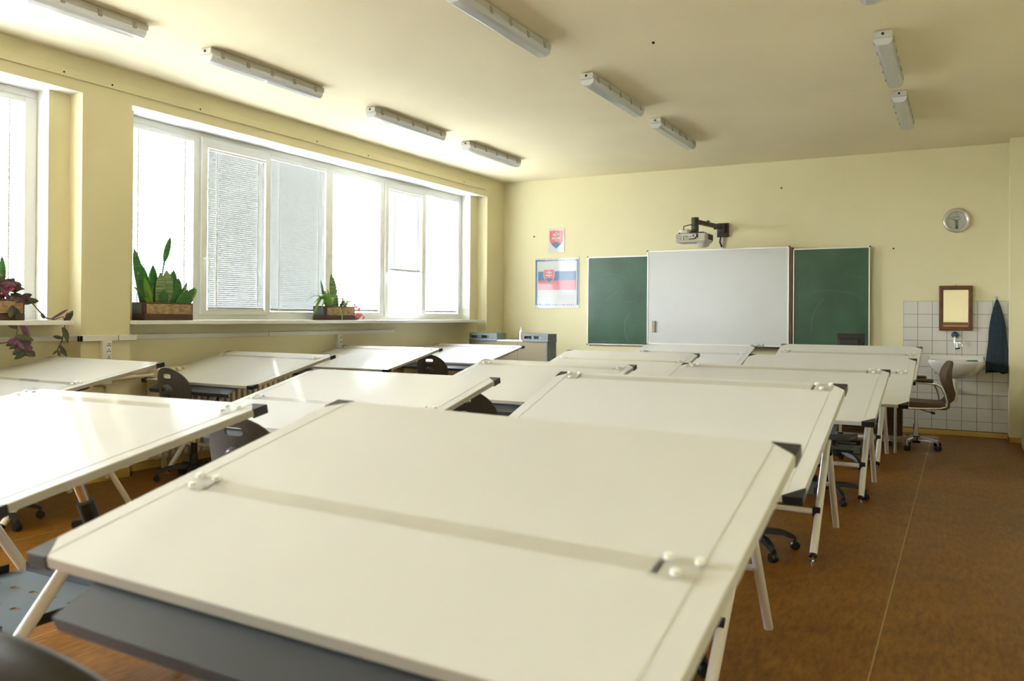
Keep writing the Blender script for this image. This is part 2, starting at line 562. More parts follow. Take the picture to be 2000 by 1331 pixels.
def blind(y0, y1, ztop, zbot, tilt, xs, label, pitch=.0195, slat_top=None, rail=True):
    root = empty('venetian_blind', (0, 0, 0))
    MB().box(xs - .012, xs + .012, y0, y1, ztop - .022, ztop).build('headrail', M_pvc, root)
    st = slat_top if slat_top else ztop - .035
    n = int((st - zbot - .012) / pitch) + 1
    pitch = (st - zbot - .012) / (n - 1)
    w = .0125
    dx, dz = w * math.cos(tilt), w * math.sin(tilt)
    bow = .002
    sl = MB()
    for i in range(n):
        z = st - i * pitch
        sl.grid([[(xs - dx, y, z - dz), (xs, y, z + bow), (xs + dx, y, z + dz)] for y in (y0 + .004, y1 - .004)])
    o = sl.build('slats', M_slat, root, smooth=60)
    o['kind'] = 'stuff'
    if rail:
        MB().box(xs - .012, xs + .012, y0 + .002, y1 - .002, zbot - .006, zbot + .008).build('bottom_rail', M_pvc, root)
    for fy in (.14, .86):
        y = y0 + (y1 - y0) * fy
        MB().box(xs + .0125, xs + .0135, y - .006, y + .006, zbot, ztop - .02).build('ladder_tape', M_cord, root)
    MB().tube([(xs + .016, y1 - .05, ztop - .02), (xs + .016, y1 - .045, (ztop + 1.3) / 2 + .2), (xs + .017, y1 - .03, 1.62), (xs + .017, y1 - .045, 1.60),
               (xs + .016, y1 - .055, 1.64), (xs + .016, y1 - .056, ztop - .02)], .0022, 5).build('pull_cord', M_cord, root)
    tag(root, label, 'blind', 'venetian blinds in the window bays')
    return root


xs_f, xs_s = -6.228, -6.205
blind(1.145, 1.975, 2.922, 1.37, .8, xs_f, 'unseen white blind two bays left of the trailing plant window, added to dim daylight')  # unseen blind, added to take daylight off the left tables
blind(2.125, 2.845, 2.865, 1.37, .8, xs_s, 'unseen white blind on the near opening sash, added to hold back daylight')  # also unseen and added, keeps direct window light off the glossy table
blind(2.935, 3.738, 2.922, 1.40, .60, xs_f, 'white slatted blind in the near window beside the pier, above the trailing plant', pitch=.021)
blind(4.625, 5.30, 2.922, 1.36, .70, xs_f, 'bright lowered blind in the first bay right of the pier, behind the snake plant')
blind(5.457, 6.18, 2.865, 1.356, 1.28, xs_s, 'grey looking closed blind on the opening sash with the handle next to the snake plant')
blind(6.28, 7.107, 2.922, 1.352, 1.28, xs_f, 'closed blind in the third bay, its bottom rail left of the spider plant')
blind(7.237, 8.083, 2.922, 1.36, 1.0, xs_f, 'blind in the fourth bay hanging slack with slats only near the sill', slat_top=1.72, pitch=.030)
blind(8.247, 8.947, 2.865, 1.872, 1.15, xs_s, 'half raised blind ending midway up its opening sash')
blind(9.073, 9.863, 2.922, 1.362, .85, xs_f, 'pale lowered blind in the last bay, nearest the blackboard wall')

# cable trunking along the window wall and around the pier
tz0, tz1 = 1.100, 1.140
trk = MB().box(XW, XW + .03, YB, 4.003, tz0, tz1).box(XW, XB + .03, 3.973, 4.003, tz0 - .002, tz1 + .002)
trk.box(XB, XB + .03, 3.973, 4.47, tz0 - .002, tz1 + .002)
struct(trk.build('trim_11', M_trunk, bevel=.003))
struct(MB().box(XB + .0302, XB + .0306, 4.303, 4.308, tz0, tz1).build('trim_12', M_hole))
struct(MB().box(XW, XW + .028, 4.43, 8.16, tz0, tz1).build('trim_13', M_trunk, bevel=.003))
struct(MB().box(XW + .0283, XW + .0287, 6.085, 6.090, tz0, tz1).build('trim_14', M_hole))


def sockets(loc, label, zs):
    root = empty('socket_strip', loc)
    MB().box(0, .042, -.040, .040, -.34, 0).build('body', M_trunk, root, bevel=.003)
    for z in zs:
        f = MB().lathe([(.026, 0), (.026, .003), (.021, .003), (.020, -.002)], (.0425, .012, z), 'X', 18).build('socket', M_pvc, root)
        h_ = MB()
        for (dy, dz) in ((-.0095, 0), (.0095, 0)):
            h_.cyl((.0405, .012 + dy, z + dz - .003), (.0465, .012 + dy, z + dz - .003), .0045, n=8)
        h_.cyl((.0405, .012, z + .011), (.048, .012, z + .011), .004, n=8)
        h_.build('pin_hole', M_hole, f)
    tag(root, label, 'socket', 'white wall socket columns')


sockets((XB, 4.20, tz0 - .002), 'column of white power sockets on the pier', (-.035, -.080, -.135, -.180, -.24, -.285))
sockets((XW, 7.15, tz0), 'column of white power sockets on the wall below the spider plant', (-.035, -.085, -.145, -.195, -.25, -.3))


# radiators
def radiator(y0, n, label, pitch=.066):
    root = empty('radiator', (-5.93, y0, 0))
    fin = MB()
    for z0, z1 in ((.10, .86),):
        fin.prism([(-.075, z0 + .02), (-.055, z0), (.055, z0), (.075, z0 + .02), (.075, z1 - .02), (.055, z1), (-.055, z1), (-.075, z1 - .02)], 0, .038, 'XZ')
    first = None
    for i in range(n):
        if first is None:
            first = fin.build('fin', M_rad, root, bevel=.006)
        else:
            c = first.copy()
            col.objects.link(c)
            c.location = (0, i * pitch, 0)
            c.parent = root
    for z in (.15, .80):
        MB().cyl((0, -.03, z), (0, n * pitch, z), .02, n=10).build('header_pipe', M_rad, root, smooth=40)
    for y in (.1, n * pitch - .15):
        MB().box(-.015, .015, y, y + .03, 0, .11).build('foot', M_rad, root)
    tag(root, label, 'radiator', 'cream ribbed radiators under the windows')


radiator(4.66, 25, 'cream ribbed radiator under the window behind the chair, left of the two')
radiator(8.30, 24, 'cream ribbed radiator under the window nearest the blackboard wall')
pp = empty('heating_pipe', (-5.9, 4.2, 0))
MB().tube([(0, .02, .02), (0, .02, .70), (0, .012, .745), (0, -.02, .765), (0, -.10, .765)], .018, 10).build('riser', M_pipe, pp, smooth=40)
MB().tube([(0, -.02, .765), (0, .05, .79), (0, .12, .797), (0, .27, .80)], .02, 10).build('elbow', M_pipe, pp, smooth=40)
MB().cyl((0, .27, .80), (0, .43, .806), .012, n=10).build('valve_stem', M_pipe, pp, smooth=40)
tag(pp, 'cream heating pipe with an elbow in front of the pier, under the near table edge', 'pipe')

# ------------------------------------------------------------------ drawing tables
TW, TL = 1.299, 0.935
TABLES = {
    'R1': (-0.966, 1.438, 0.939, -0.011, 0.242, -0.020), 'R2': (-1.075, 3.189, 0.898, -0.033, 0.322, 0.0),
    'R3': (-1.044, 5.140, 0.888, -0.012, 0.242, 0.0), 'R4': (-0.971, 6.831, 0.858, -0.018, 0.310, 0.0),
    'R5': (-0.996, 8.429, 0.907, -0.020, 0.304, 0.0), 'A': (-5.385, 3.358, 0.895, -0.037, 0.197, 0.0),
    'B': (-2.708, 1.604, 0.917, -0.002, 0.192, 0.005), 'C': (-5.354, 5.056, 0.872, -0.026, 0.220, 0.0),
    'D': (-5.361, 6.719, 0.893, -0.004, 0.188, 0.0), 'E': (-5.351, 8.522, 0.868, -0.038, 0.189, 0.0),
    'F': (-2.805, 3.381, 0.881, -0.011, 0.229, 0.0), 'G': (-2.735, 5.273, 0.861, -0.033, 0.230, 0.0),
    'H': (-2.730, 6.920, 0.886, -0.006, 0.222, 0.0), 'I': (-2.704, 9.140, 0.884, -0.001, 0.237, 0.0)}
RULER = {'R1': -.115, 'R2': .415, 'R3': .40, 'R4': .14, 'R5': .225, 'A': -.11, 'B': .375, 'C': .31, 'D': .33, 'E': .33, 'F': -.09, 'G': .345, 'H': .16, 'I': .12}
TLAB = {
    'R1': 'foremost drawing table filling the foreground, its clear ruler across the middle of the board',
    'R2': 'white drawing table in the aisle row directly behind the foremost one',
    'R3': 'white drawing table third from the front in the row along the aisle',
    'R4': 'white drawing table fourth from the front in the aisle row, beside the brown office chair',
    'R5': 'rearmost drawing table of the aisle row, in front of the monitor',
    'A': 'drawing table under the trailing plant by the near window',
    'B': 'large glossy drawing table at the left edge, reflecting the window panes',
    'C': 'drawing table below the snake plant with a chair at its dark pencil tray',
    'D': 'drawing table below the spider plant with a tiny orange piece on its tray',
    'E': 'drawing table in the far window corner in front of the beige cabinet',
    'F': 'white drawing table in the middle row, second from the front, right of the glossy one',
    'G': 'white drawing table third from the front in the middle row',
    'H': 'white drawing table fourth from the front in the middle row',
    'I': 'rearmost drawing table of the middle row, under the whiteboard'}
SLID = {'B': (-.19, .12, 0)}      # this board has been slid sideways on its trestles
hw, hl, ch = TW / 2, TL / 2, .058
th = .022


def octo(e=0.0):
    a, b_, c = hw + e, hl + e, ch
    return [(-a + c, -b_), (a - c, -b_), (a, -b_ + c), (a, b_ - c), (a - c, b_), (-a + c, b_), (-a, b_ - c), (-a, -b_ + c)]


def make_table():
    """parts that belong to the tilting board are parented with the board pose later (flag 'tilt')"""
    root = empty('drawing_table')
    T = []

    def tl(o):
        T.append(o)
        return o
    tl(MB().prism(octo(), -th, 0).build('board', M_board, root, bevel=.0015))
    tl(MB().ring(octo(.0022), octo(-.001), -th - .001, -.0022).build('edge_band', M_band, root))
    for sx in (-1, 1):
        for sy in (-1, 1):
            tri = [(sx * hw, sy * hl), (sx * (hw - ch + .002), sy * hl), (sx * hw, sy * (hl - ch + .002))]
            o3 = [(sx * (hw + .004), sy * (hl + .004)), (sx * (hw - ch), sy * (hl + .004)), (sx * (hw - ch - .006), sy * (hl - .001)),
                  (sx * (hw - .001), sy * (hl - ch - .006)), (sx * (hw + .004), sy * (hl - ch))]
            if sx * sy < 0:
                o3 = o3[::-1]
            tl(MB().prism(o3, -th - .008, .0005).build('corner_cap', M_capb, root, bevel=.003))
    # clear ruler running on two wires
    r = tl(MB().box(-.535, .535, -.023, .023, .0008, .0034).build('ruler', M_clear, root))
    r['ruler'] = 1
    for s in (-1, 1):
        MB().box(s * .565 - .042, s * .565 + .042, -.036, .036, .0015, .0055).build('ruler_carriage', M_clear, r)
        for (dx, dy) in ((-.025, .024), (.028, .024), (.0, -.02)):
            MB().lathe([(.009, .0055), (.0085, .013), (.004, .014)], (s * .565 + dx, dy, 0), n=12).build('roller', M_pvc, r, smooth=40)
    for s in (-1, 1):
        tl(MB().box(s * .597 - .0005, s * .597 + .0005, -hl + .01, hl - .01, .0002, .0010).build('wire', M_wire, root))
    # pencil tray under the near edge
    prof = [(.020, -.030), (.020, -.034), (-.094, -.052), (-.090, -.078), (-.094, -.079), (-.099, -.049), (-.010, -.030)]
    tl(MB().prism([(p[0] - hl + .012, p[1]) for p in prof][::-1], -.455, .47, 'YZ').build('pencil_tray', M_tray, root))
    for s in (-1, 1):
        tl(MB().box(s * .349 - .02, s * .349 + .02, -hl + .05, hl * .75, -th - .022, -th).build('board_rail', M_black, root))
        tl(MB().box(s * .349 - .028, s * .349 + .028, -.15, .11, -th - .075, -th - .012).build('hinge_bracket', M_black, root, bevel=.02))
    # trestles
    for s in (-1, 1):
        x = s * .349
        p0, p1 = Vector((x, -.428, .03)), Vector((x, .05, .60))
        d = (p1 - p0).normalized()
        ml = MB().tube([p0, p1], .0215, 14).build('main_leg', M_leg, root, smooth=40)
        MB().cyl(p0 - Vector((0, 0, .03)), p0 - Vector((0, 0, .022)), .020, n=14).cyl(p0 - Vector((0, 0, .024)), p0 + d * .0, .006, n=8).build('levelling_foot', M_chrome, ml, smooth=40)
        MB().cyl(p0 - d * .002, p0 + d * .012, .0222, n=14).build('end_plug', M_black, ml, smooth=40)
        MB().tube([p1 - d * .015, p1 + d * .008], .0235, 14).build('collar', M_steel, ml, smooth=40)
        e0, e1, e2 = Vector((x, .055, .600)), Vector((x, .020, .690)), Vector((x, -.030, .815))
        sl_ = MB().tube([e0 - Vector((0, -.01, .03)), e0, e1], .027, 14).build('post_sleeve', M_black, root, smooth=40)
        MB().tube([e0 + Vector((-.02, 0, .015)), e0 + Vector((-.075, -.02, 0))], [.008, .017], 10).build('clamp_knob', M_black, sl_, smooth=40)
        MB().tube([e1 - Vector((0, -.008, .02)), e2], .017, 14).build('post', M_chrome, root, smooth=40)
        q0, q1 = Vector((x + s * .0, .425, .006)), Vector((x, .075, .575))
        rl_ = MB().tube([q0, q1], .0195, 14).build('rear_leg', M_leg, root, smooth=40)
        MB().obox(q1 + Vector((0, -.015, -.03)), (.05, .05, .07), Matrix.Rotation(.5, 3, 'X')).build('joint', M_black, rl_, bevel=.006)
    cb = MB().cyl((-.33, -.262, .236), (.33, -.262, .236), .017, n=14).build('crossbar', M_leg, root, smooth=40)
    for s in (-1, 1):
        MB().box(s * .349 - .030, s * .349 + .012, -.285, -.215, .208, .262).build('clamp', M_black, cb, bevel=.006)
    cb2 = MB().cyl((-.33, .245, .30), (.33, .245, .30), .014, n=12).build('crossbar', M_leg, root, smooth=40)
    # perforated shelf between the trestles
    sh = MB()
    zt = .318
    xs_ = [-.31]
    for i in range(5):
        c = -.22 + i * .11
        xs_ += [c - .018, c + .018]
    xs_.append(.31)
    ys_ = [-.20, -.075, -.055, .055, .075, .20]
    for i in range(len(xs_) - 1):
        for j in range(len(ys_) - 1):
            if i % 2 == 1 and j in (1, 3):
                continue
            sh.box(xs_[i], xs_[i + 1], ys_[j], ys_[j + 1], zt - .004, zt)
    so = sh.build('shelf', M_shelf, root)
    fl = MB().box(-.27, .27, .20, .204, zt - .004, zt + .036).box(-.27, .27, -.204, -.20, zt - .004, zt + .016)
    fl.box(.31, .314, -.16, .16, zt - .004, zt + .03).box(-.314, -.31, -.16, .16, zt - .004, zt + .03)
    fl.build('flange', M_black, so)
    return root, [o.name for o in T]


proto, tilt_names = make_table()
tilt_parts = set(tilt_names)


def place_table(root, key, first):
    x, y, z, rot, tilt, rl_ = TABLES[key]
    root.location = (x, y, 0)
    root.rotation_euler = (0, 0, rot)
    M = Matrix.Translation((0, 0, z)) @ Matrix.Rotation(-rl_, 4, 'Y') @ Matrix.Rotation(tilt, 4, 'X')
    for chd in root.children:
        if chd.get('tilt'):
            if chd.get('ruler'):
                chd.matrix_local = M @ Matrix.Translation((0, RULER[key], 0))
            elif key in SLID and chd.name.split('.')[0] in ('board_rail', 'hinge_bracket'):
                chd.matrix_local = M @ Matrix.Translation(SLID[key])
            else:
                chd.matrix_local = M
        elif key in SLID:
            chd.location = SLID[key]
    tag(root, TLAB[key], 'table', 'tilted white drawing tables')


for chd in proto.children:
    if chd.name in tilt_parts:
        chd['tilt'] = 1
copies = {k: (proto if i == 0 else copy_tree(proto)) for i, k in enumerate(TABLES)}
for i, k in enumerate(TABLES):
    place_table(copies[k], k, i == 0)
tag(MB().sphere((-5.31, 6.219, 0.778), .014, s=(1, 1, .8)).build('sharpener', M_orange, smooth=60), 'tiny orange sharpener on the tray of the table below the spider plant', 'sharpener')


# ------------------------------------------------------------------ student swivel chairs
def make_chair():
    root = empty('swivel_chair')
    # backrest: curved plastic shell with a handle slot; faces +Y, back towards -Y
    W_, H_ = .185, .165
    zc = .735

    def bp(u, w):       # u,w in unit coordinates
        x = u * W_
        z = zc + w * H_
        y = -.235 + .055 * (u * u) - .03 * w
        return x, y, z
    nr, na = 6, 40
    so, si = .0, .0
    front, back = [], []
    slot_c, slot_w, slot_h = .60, .25, .105

    def outer(a):
        c, s = math.cos(a), math.sin(a)
        e = 2.0 if s > 0 else 2.6
        k = (abs(c) ** e + abs(s) ** e) ** (-1 / e)
        return c * k, s * k * 1.0

    def inner(a):
        c, s = math.cos(a), math.sin(a)
        e = 5
        k = (abs(c) ** e + abs(s) ** e) ** (-1 / e)
        return c * k * slot_w, slot_c + s * k * slot_h
    rows = []
    for i in range(nr + 1):
        t = i / nr
        row = []
        for j in range(na):
            a = 2 * PI * j / na
            ox, oz = outer(a)
            # match directions of slot rays to outline
            ix, iz = inner(math.atan2((oz - slot_c) * 1.0, ox * .45))
            row.append((ix + (ox - ix) * t, iz + (oz - iz) * t))
        rows.append(row)
    sh = MB()
    tk = .006
    A = [[bp(*p) for p in r] for r in rows]
    Bk = [[(q[0], q[1] - 2 * tk, q[2]) for q in r] for r in A]
    loop = A + Bk[::-1] + [A[0]]
    sh.grid(loop, closed=True)
    bk = sh.build('backrest', M_chairp, root, smooth=50)
    MB().lathe([(.002, -.045), (.026, -.043), (.034, -.030), (.036, -.012), (.050, .0)][::1], (0, -.240, .735), 'Y', 20).build('back_knob', M_bolt, bk, smooth=60)
    MB().lathe([(.002, -.058), (.017, -.057), (.021, -.043)], (0, -.240, .735), 'Y', 16).build('knob_cap', M_seatp, bk, smooth=60)
    MB().tube([(0, -.215, .76), (0, -.245, .60), (0, -.235, .46), (0, -.17, .415), (0, .0, .41)], [.018, .02, .022, .022, .02], 10).build('back_bar', M_black, root, smooth=50)
    # seat
    rows = []
    for i in range(9):
        t = -1 + 2 * i / 8
        row = []
        for j in range(9):
            s = -1 + 2 * j / 8
            k = 1 - .10 * (t * t) * (s * s)
            x, y = s * .205 * k, t * .20 * k
            z = .462 - .022 * (1 - t * t) * (1 - s * s) - (.03 * max(0, t - .5) ** 2 * 4)
            row.append((x, y + .01, z))
        rows.append(row)
    MB().grid(rows).build('seat', M_seatp, root, smooth=60, solid=.022)
    MB().box(-.085, .085, -.10, .10, .405, .438).build('seat_mechanism', M_black, root, bevel=.01)
    MB().tube([(.08, .0, .42), (.2, .02, .415)], .006, 6).build('lever', M_steel, root)
    MB().cyl((0, 0, .25), (0, 0, .41), .014, n=14).build('gas_lift', M_chrome, root, smooth=40)
    MB().lathe([(.033, .085), (.032, .20), (.026, .205), (.025, .29), (.02, .292)], n=16).build('lift_cover', M_black, root, smooth=40)
    MB().lathe([(.045, .075), (.05, .09), (.045, .12), (.03, .125)], n=16).build('hub', M_black, root, smooth=40)
    for k in range(5):
        a = 2 * PI * k / 5 + .3
        c, s = math.cos(a), math.sin(a)
        arm = MB()
        rows = []
        for (r, z, w, h) in ((.03, .105, .024, .022), (.12, .112, .023, .02), (.20, .104, .021, .018), (.262, .080, .019, .016), (.278, .062, .016, .014)):
            px, py = -s * w, c * w
            rows.append([(c * r + px, s * r + py, z - h), (c * r - px, s * r - py, z - h), (c * r - px * .7, s * r - py * .7, z + h * .6), (c * r + px * .7, s * r + py * .7, z + h * .6)])
        arm.grid(rows, closed=True)
        arm.add(rows[0], [(3, 2, 1, 0)]).add(rows[-1], [(0, 1, 2, 3)])
        arm.build('base_arm', M_black, root, smooth=50)
        cx_, cy_ = c * .272, s * .272
        cs = MB()
        ax = Vector((-s, c, 0))
        for sgn in (-1, 1):
            p = Vector((cx_, cy_, .027)) + ax * (.010 * sgn)
            cs.cyl(p - ax * .008 * sgn, p + ax * .009 * sgn, .027, .024, n=16)
        cs.cyl((cx_, cy_, .035), (cx_, cy_, .075), .008, n=8)
        cs.build('caster', M_black, root, smooth=40)
    return root


chair_proto = make_chair()
CHAIRS = [
    (-5.36, 4.60, -.02, 'charcoal swivel chair at the window table below the snake plant, in front of the radiator'),
    (-5.02, 7.62, .10, 'charcoal swivel chair with a round back between the two far window tables'),
    (-2.64, 2.70, .10, 'dark swivel chair whose grey knob and bright slot show behind the glossy left table'),
    (-2.50, 4.30, .0, 'dark swivel chair half hidden behind the second middle row table'),
    (-1.072, 4.784, .143, 'swivel chair whose black base shows under the third aisle row table'),
    (-.87, 6.42, -.05, 'swivel chair under the fourth aisle row table, two casters showing'),
    (-1.0, 2.80, .0, 'swivel chair almost hidden under the second aisle row table, one caster showing'),
    (-5.25, 2.97, -.3, 'swivel chair under the trailing plant table, its casters showing at the left edge'),
    (-.96, 7.98, .1, 'swivel chair under the rearmost aisle row table, its dark seat showing between the legs')]
for i, (x, y, rz, lab) in enumerate(CHAIRS):
    c = chair_proto if i == 0 else copy_tree(chair_proto)
    c.location = (x, y, 0)
    c.rotation_euler = (0, 0, rz)
    if i == 6:                                     # its foot is turned against the seat
        for chd in c.children:
            if chd.name.split('.')[0] in ('base_arm', 'caster'):
                chd.rotation_euler = (0, 0, .57)
    tag(c, lab, 'chair', 'charcoal student swivel chairs')


# broad-backed black chair in the foreground
fc = copy_tree(chair_proto)
fc.location = (-1.075, .865, 0)
fc.rotation_euler = (0, 0, 0)
for chd in list(fc.children):
    if chd.name.split('.')[0] in ('backrest', 'back_bar'):
        for g_ in list(chd.children):
            bpy.data.objects.remove(g_, do_unlink=True)
        bpy.data.objects.remove(chd, do_unlink=True)
rows = []
na = 48
for t in (.02, .3, .6, .85, .96, 1.0):
    row = []
    for j in range(na):
        a = 2 * PI * j / na
        c, s_ = math.cos(a), math.sin(a)
        e = 2.0 if s_ > 0 else 4.0
        k = (abs(c) ** e + abs(s_) ** e) ** (-1 / e)
        u, w = c * k * t, s_ * k * t
        row.append((u * .245, -.245 + .05 * u * u, .775 + w * (.130 if w > 0 else .20)))
    rows.append(row)
full = [[(q[0], q[1] + .022 * (1 - (i / 5) ** 4), q[2]) for q in r] for i, r in enumerate(rows)]
back = [[(q[0], q[1] - .026 * (1 - (i / 5) ** 4) - .001, q[2]) for q in r] for i, r in enumerate(rows)]
fb = MB().grid(full + back[::-1], closed=True)
fb.add(full[0], [tuple(reversed(range(na)))]).add(back[0], [tuple(range(na))])
fb.build('backrest', mat('black_upholstery', (0.012, 0.011, 0.010), .55), fc, smooth=60)
MB().tube([(0, -.25, .72), (0, -.275, .55), (0, -.24, .44), (0, -.15, .415), (0, 0, .41)], .02, 10).build('back_bar', M_black, fc, smooth=50)
tag(fc, 'black chair with a broad back in the very foreground, bottom left corner', 'chair')
if 'group' in fc:
    del fc['group']

# ------------------------------------------------------------------ ceiling lamps
def make_lamp():
    root = empty('ceiling_lamp')
    L2 = .603
    MB().prism([(-.050, -.002), (.050, -.002), (.062, -.052), (-.062, -.052)], -L2, L2, 'XZ').build('housing', M_lightb, root, bevel=.004)
    prof = [(-.060, -.052), (-.060, -.060), (-.052, -.086), (-.030, -.100), (.030, -.100), (.052, -.086), (.060, -.060), (.060, -.052)]
    MB().prism(prof, -L2 + .008, L2 - .008, 'XZ').build('cover', M_diff, root, bevel=.004)
    for s in (-1, 1):
        MB().box(-.058, .058, s * L2 - .008, s * L2 + .008, -.050, -.010).build('end_cap', M_lightb, root, bevel=.004)
        MB().cyl((0, s * (L2 + .006), -.028), (0, s * (L2 + .012), -.028), .010, n=12).build('cable_hole', M_hole, root)
    for i in range(5):
        y = -.50 + i * .25
        for s in (-1, 1):
            MB().prism([(s * .052, -.022), (s * .060, -.020), (s * .068, -.058), (s * .062, -.066), (s * .058, -.056)][::s], y - .014, y + .014, 'XZ').build('clip', M_clip, root)
    MB().box(-.05, .05, -L2 + .1, -L2 + .14, -.002, .0).build('bracket', M_steel, root)
    return root


lamp = make_lamp()
LAMPS = [
    (-4.875, 3.12, 'unlit tube lamp at the top left corner, cut by the frame'),
    (-4.87, 4.86, 'unlit tube lamp of the window row above the pier, second from the camera'),
    (-4.87, 6.78, 'unlit tube lamp of the window row, second from the far wall'),
    (-4.875, 8.48, 'unlit tube lamp of the window row nearest the far wall'),
    (-2.645, 4.72, 'large unlit tube lamp at the top centre of the ceiling'),
    (-2.645, 6.70, 'unlit tube lamp in the centre row, between the other two'),
    (-2.645, 8.39, 'unlit tube lamp of the centre row nearest the projector'),
    (-.48, 4.71, 'unlit tube lamp whose end just shows at the top right edge'),
    (-.48, 6.71, 'unlit tube lamp at the upper right, nearer of the two seen in full'),
    (-.482, 8.39, 'unlit tube lamp at the upper right, nearest the clock')]
for i, (x, y, lab) in enumerate(LAMPS):
    o = lamp if i == 0 else copy_tree(lamp)
    o.location = (x, y, ZC)
    tag(o, lab, 'lamp', 'unlit tube lamps on the ceiling')

# ------------------------------------------------------------------ board on the far wall
bd = empty('classroom_board', (0, D, 0))
tag(bd, 'white board with a green chalkboard wing on each side, hung on the far wall', 'board')


def panel(name, x0, x1, z0, z1, y0, y1, material, fr_mat, t=.012):
    p = MB().box(x0, x1, y0, y1, z0, z1).build(name, material, bd)
    MB().ring([(x0 - t, z0 - t), (x1 + t, z0 - t), (x1 + t, z1 + t), (x0 - t, z1 + t)], [(x0, z0), (x1, z0), (x1, z1), (x0, z1)], y0 - .006, y1, 'XZ').build('frame', fr_mat, p)
    c = MB()
    for x in (x0 - t, x1 + t):
        for z in (z0 - t, z1 + t):
            c.box(x - .008, x + .008, y0 - .009, y1 - .004, z - .008, z + .008)
    c.build('frame_corner', M_armm, p)
    return p


wbp = panel('whiteboard', -3.665, -1.880, .972, 2.176, -.105, -.075, M_white_b, M_alu, .014)
lw = panel('chalkboard_wing', -4.550, -3.700, .945, 2.125, -.045, -.015, M_green, M_alu, .013)
rw = panel('chalkboard_wing', -1.812, -.970, .96, 2.150, -.065, -.035, M_green, M_alu, .013)
MB().box(-1.862, -1.846, -.10, -.02, .95, 2.185).build('pylon_rail', M_brownrail, bd)
MB().box(-1.845, -1.836, -.092, -.02, .95, 2.185).build('pylon_strip', M_cart, bd)
MB().box(-3.68, -1.86, -.13, -.075, .935, .955).build('pen_ledge', M_armm, bd)
# chalk marks
mk = MB()


def stroke(pts, w, y):
    out = MB()
    for (a, b_) in zip(pts[:-1], pts[1:]):
        a, b_ = Vector((a[0], y, a[1])), Vector((b_[0], y, b_[1]))
        d = (b_ - a).normalized()
        n_ = Vector((-d.z, 0, d.x)) * w / 2
        out.add([a - n_, b_ - n_, b_ + n_, a + n_], [(0, 1, 2, 3)])
    return out


def arc(cx_, cz_, rx, rz_, a0, a1, n=10):
    return [(cx_ + rx * math.cos(math.radians(a0 + (a1 - a0) * i / n)), cz_ + rz_ * math.sin(math.radians(a0 + (a1 - a0) * i / n))) for i in range(n + 1)]


yl, yr_ = -.0458, -.0658
ml_ = [stroke([(-4.30, 1.53), (-4.12, 1.66)], .006, yl), stroke(arc(-3.92, 1.17, .10, .20, 100, 250), .008, yl), stroke([(-4.02, 1.51), (-3.86, 1.52)], .004, yl),
       stroke(arc(-4.25, 1.72, .28, .18, 20, 110), .004, yl), stroke([(-3.86, 2.03), (-3.83, 2.03)], .008, yl), stroke(arc(-3.93, 1.16, .08, .16, 100, 250), .005, yl)]
mr_ = [stroke([(-1.22, 1.87), (-1.22, 1.82)], .005, yr_), stroke([(-1.13, 1.85), (-1.13, 1.80)], .005, yr_), stroke([(-1.09, 1.82), (-1.06, 1.81), (-1.03, 1.80)], .006, yr_),
       stroke(arc(-1.40, 1.45, .42, .20, 25, 120), .005, yr_), stroke(arc(-1.33, 1.20, .28, .40, 120, 190), .006, yr_), stroke([(-1.60, 1.72), (-1.60, 1.68)], .004, yr_)]
for par, strokes in ((lw, ml_), (rw, mr_)):
    for s in strokes:
        s.build('chalk_mark', M_chalk, par, solid=.0004)
er = empty('board_eraser', (-3.585, D - .105, 1.19))
MB().box(-.024, .024, -.022, 0, -.075, .075).build('grip', mat('eraser_gold_grey', (.36, .31, .23), .35, metal=.4), er, bevel=.006)
MB().box(-.026, .026, -.006, 0.0, -.077, .077).build('felt_pad', M_pvc, er)
tag(er, 'small grey magnetic eraser stuck near the lower left of the whiteboard', 'eraser')
cl_ = MB()
rows = []
for i in range(9):
    rows.append([(-2.33 + .02 * j + .002 * math.sin(i), D - .118 + .03 * math.sin(j * 1.3 + i) * .4, .958 + .022 * abs(math.sin(i * .9 + j * .8)) + .02 * math.sin(PI * i / 8)) for j in range(9)])
    rows[-1] = [(p[0], D - .128 + i * .005, p[2]) for p in rows[-1]]
tag(MB().grid(rows).build('board_cloth', mat('pale_green_cloth', (.45, .55, .42), .9, color2=(.7, .72, .66), nscale=30), smooth=60, solid=.004), 'crumpled pale green cloth on the ledge under the whiteboard', 'cloth')


# ------------------------------------------------------------------ coat of arms card and flag poster
def shield_pts(cx_, cz_, w, h):
    pts = [(cx_ - w, cz_ + h), (cx_ + w, cz_ + h)]
    for i in range(9):
        t = i / 8
        pts.append((cx_ + w * (1 - t ** 2.1), cz_ + h * .15 - h * 1.15 * t))
    for i in range(7, -1, -1):
        t = i / 8
        pts.append((cx_ - w * (1 - t ** 2.1), cz_ + h * .15 - h * 1.15 * t))
    return pts


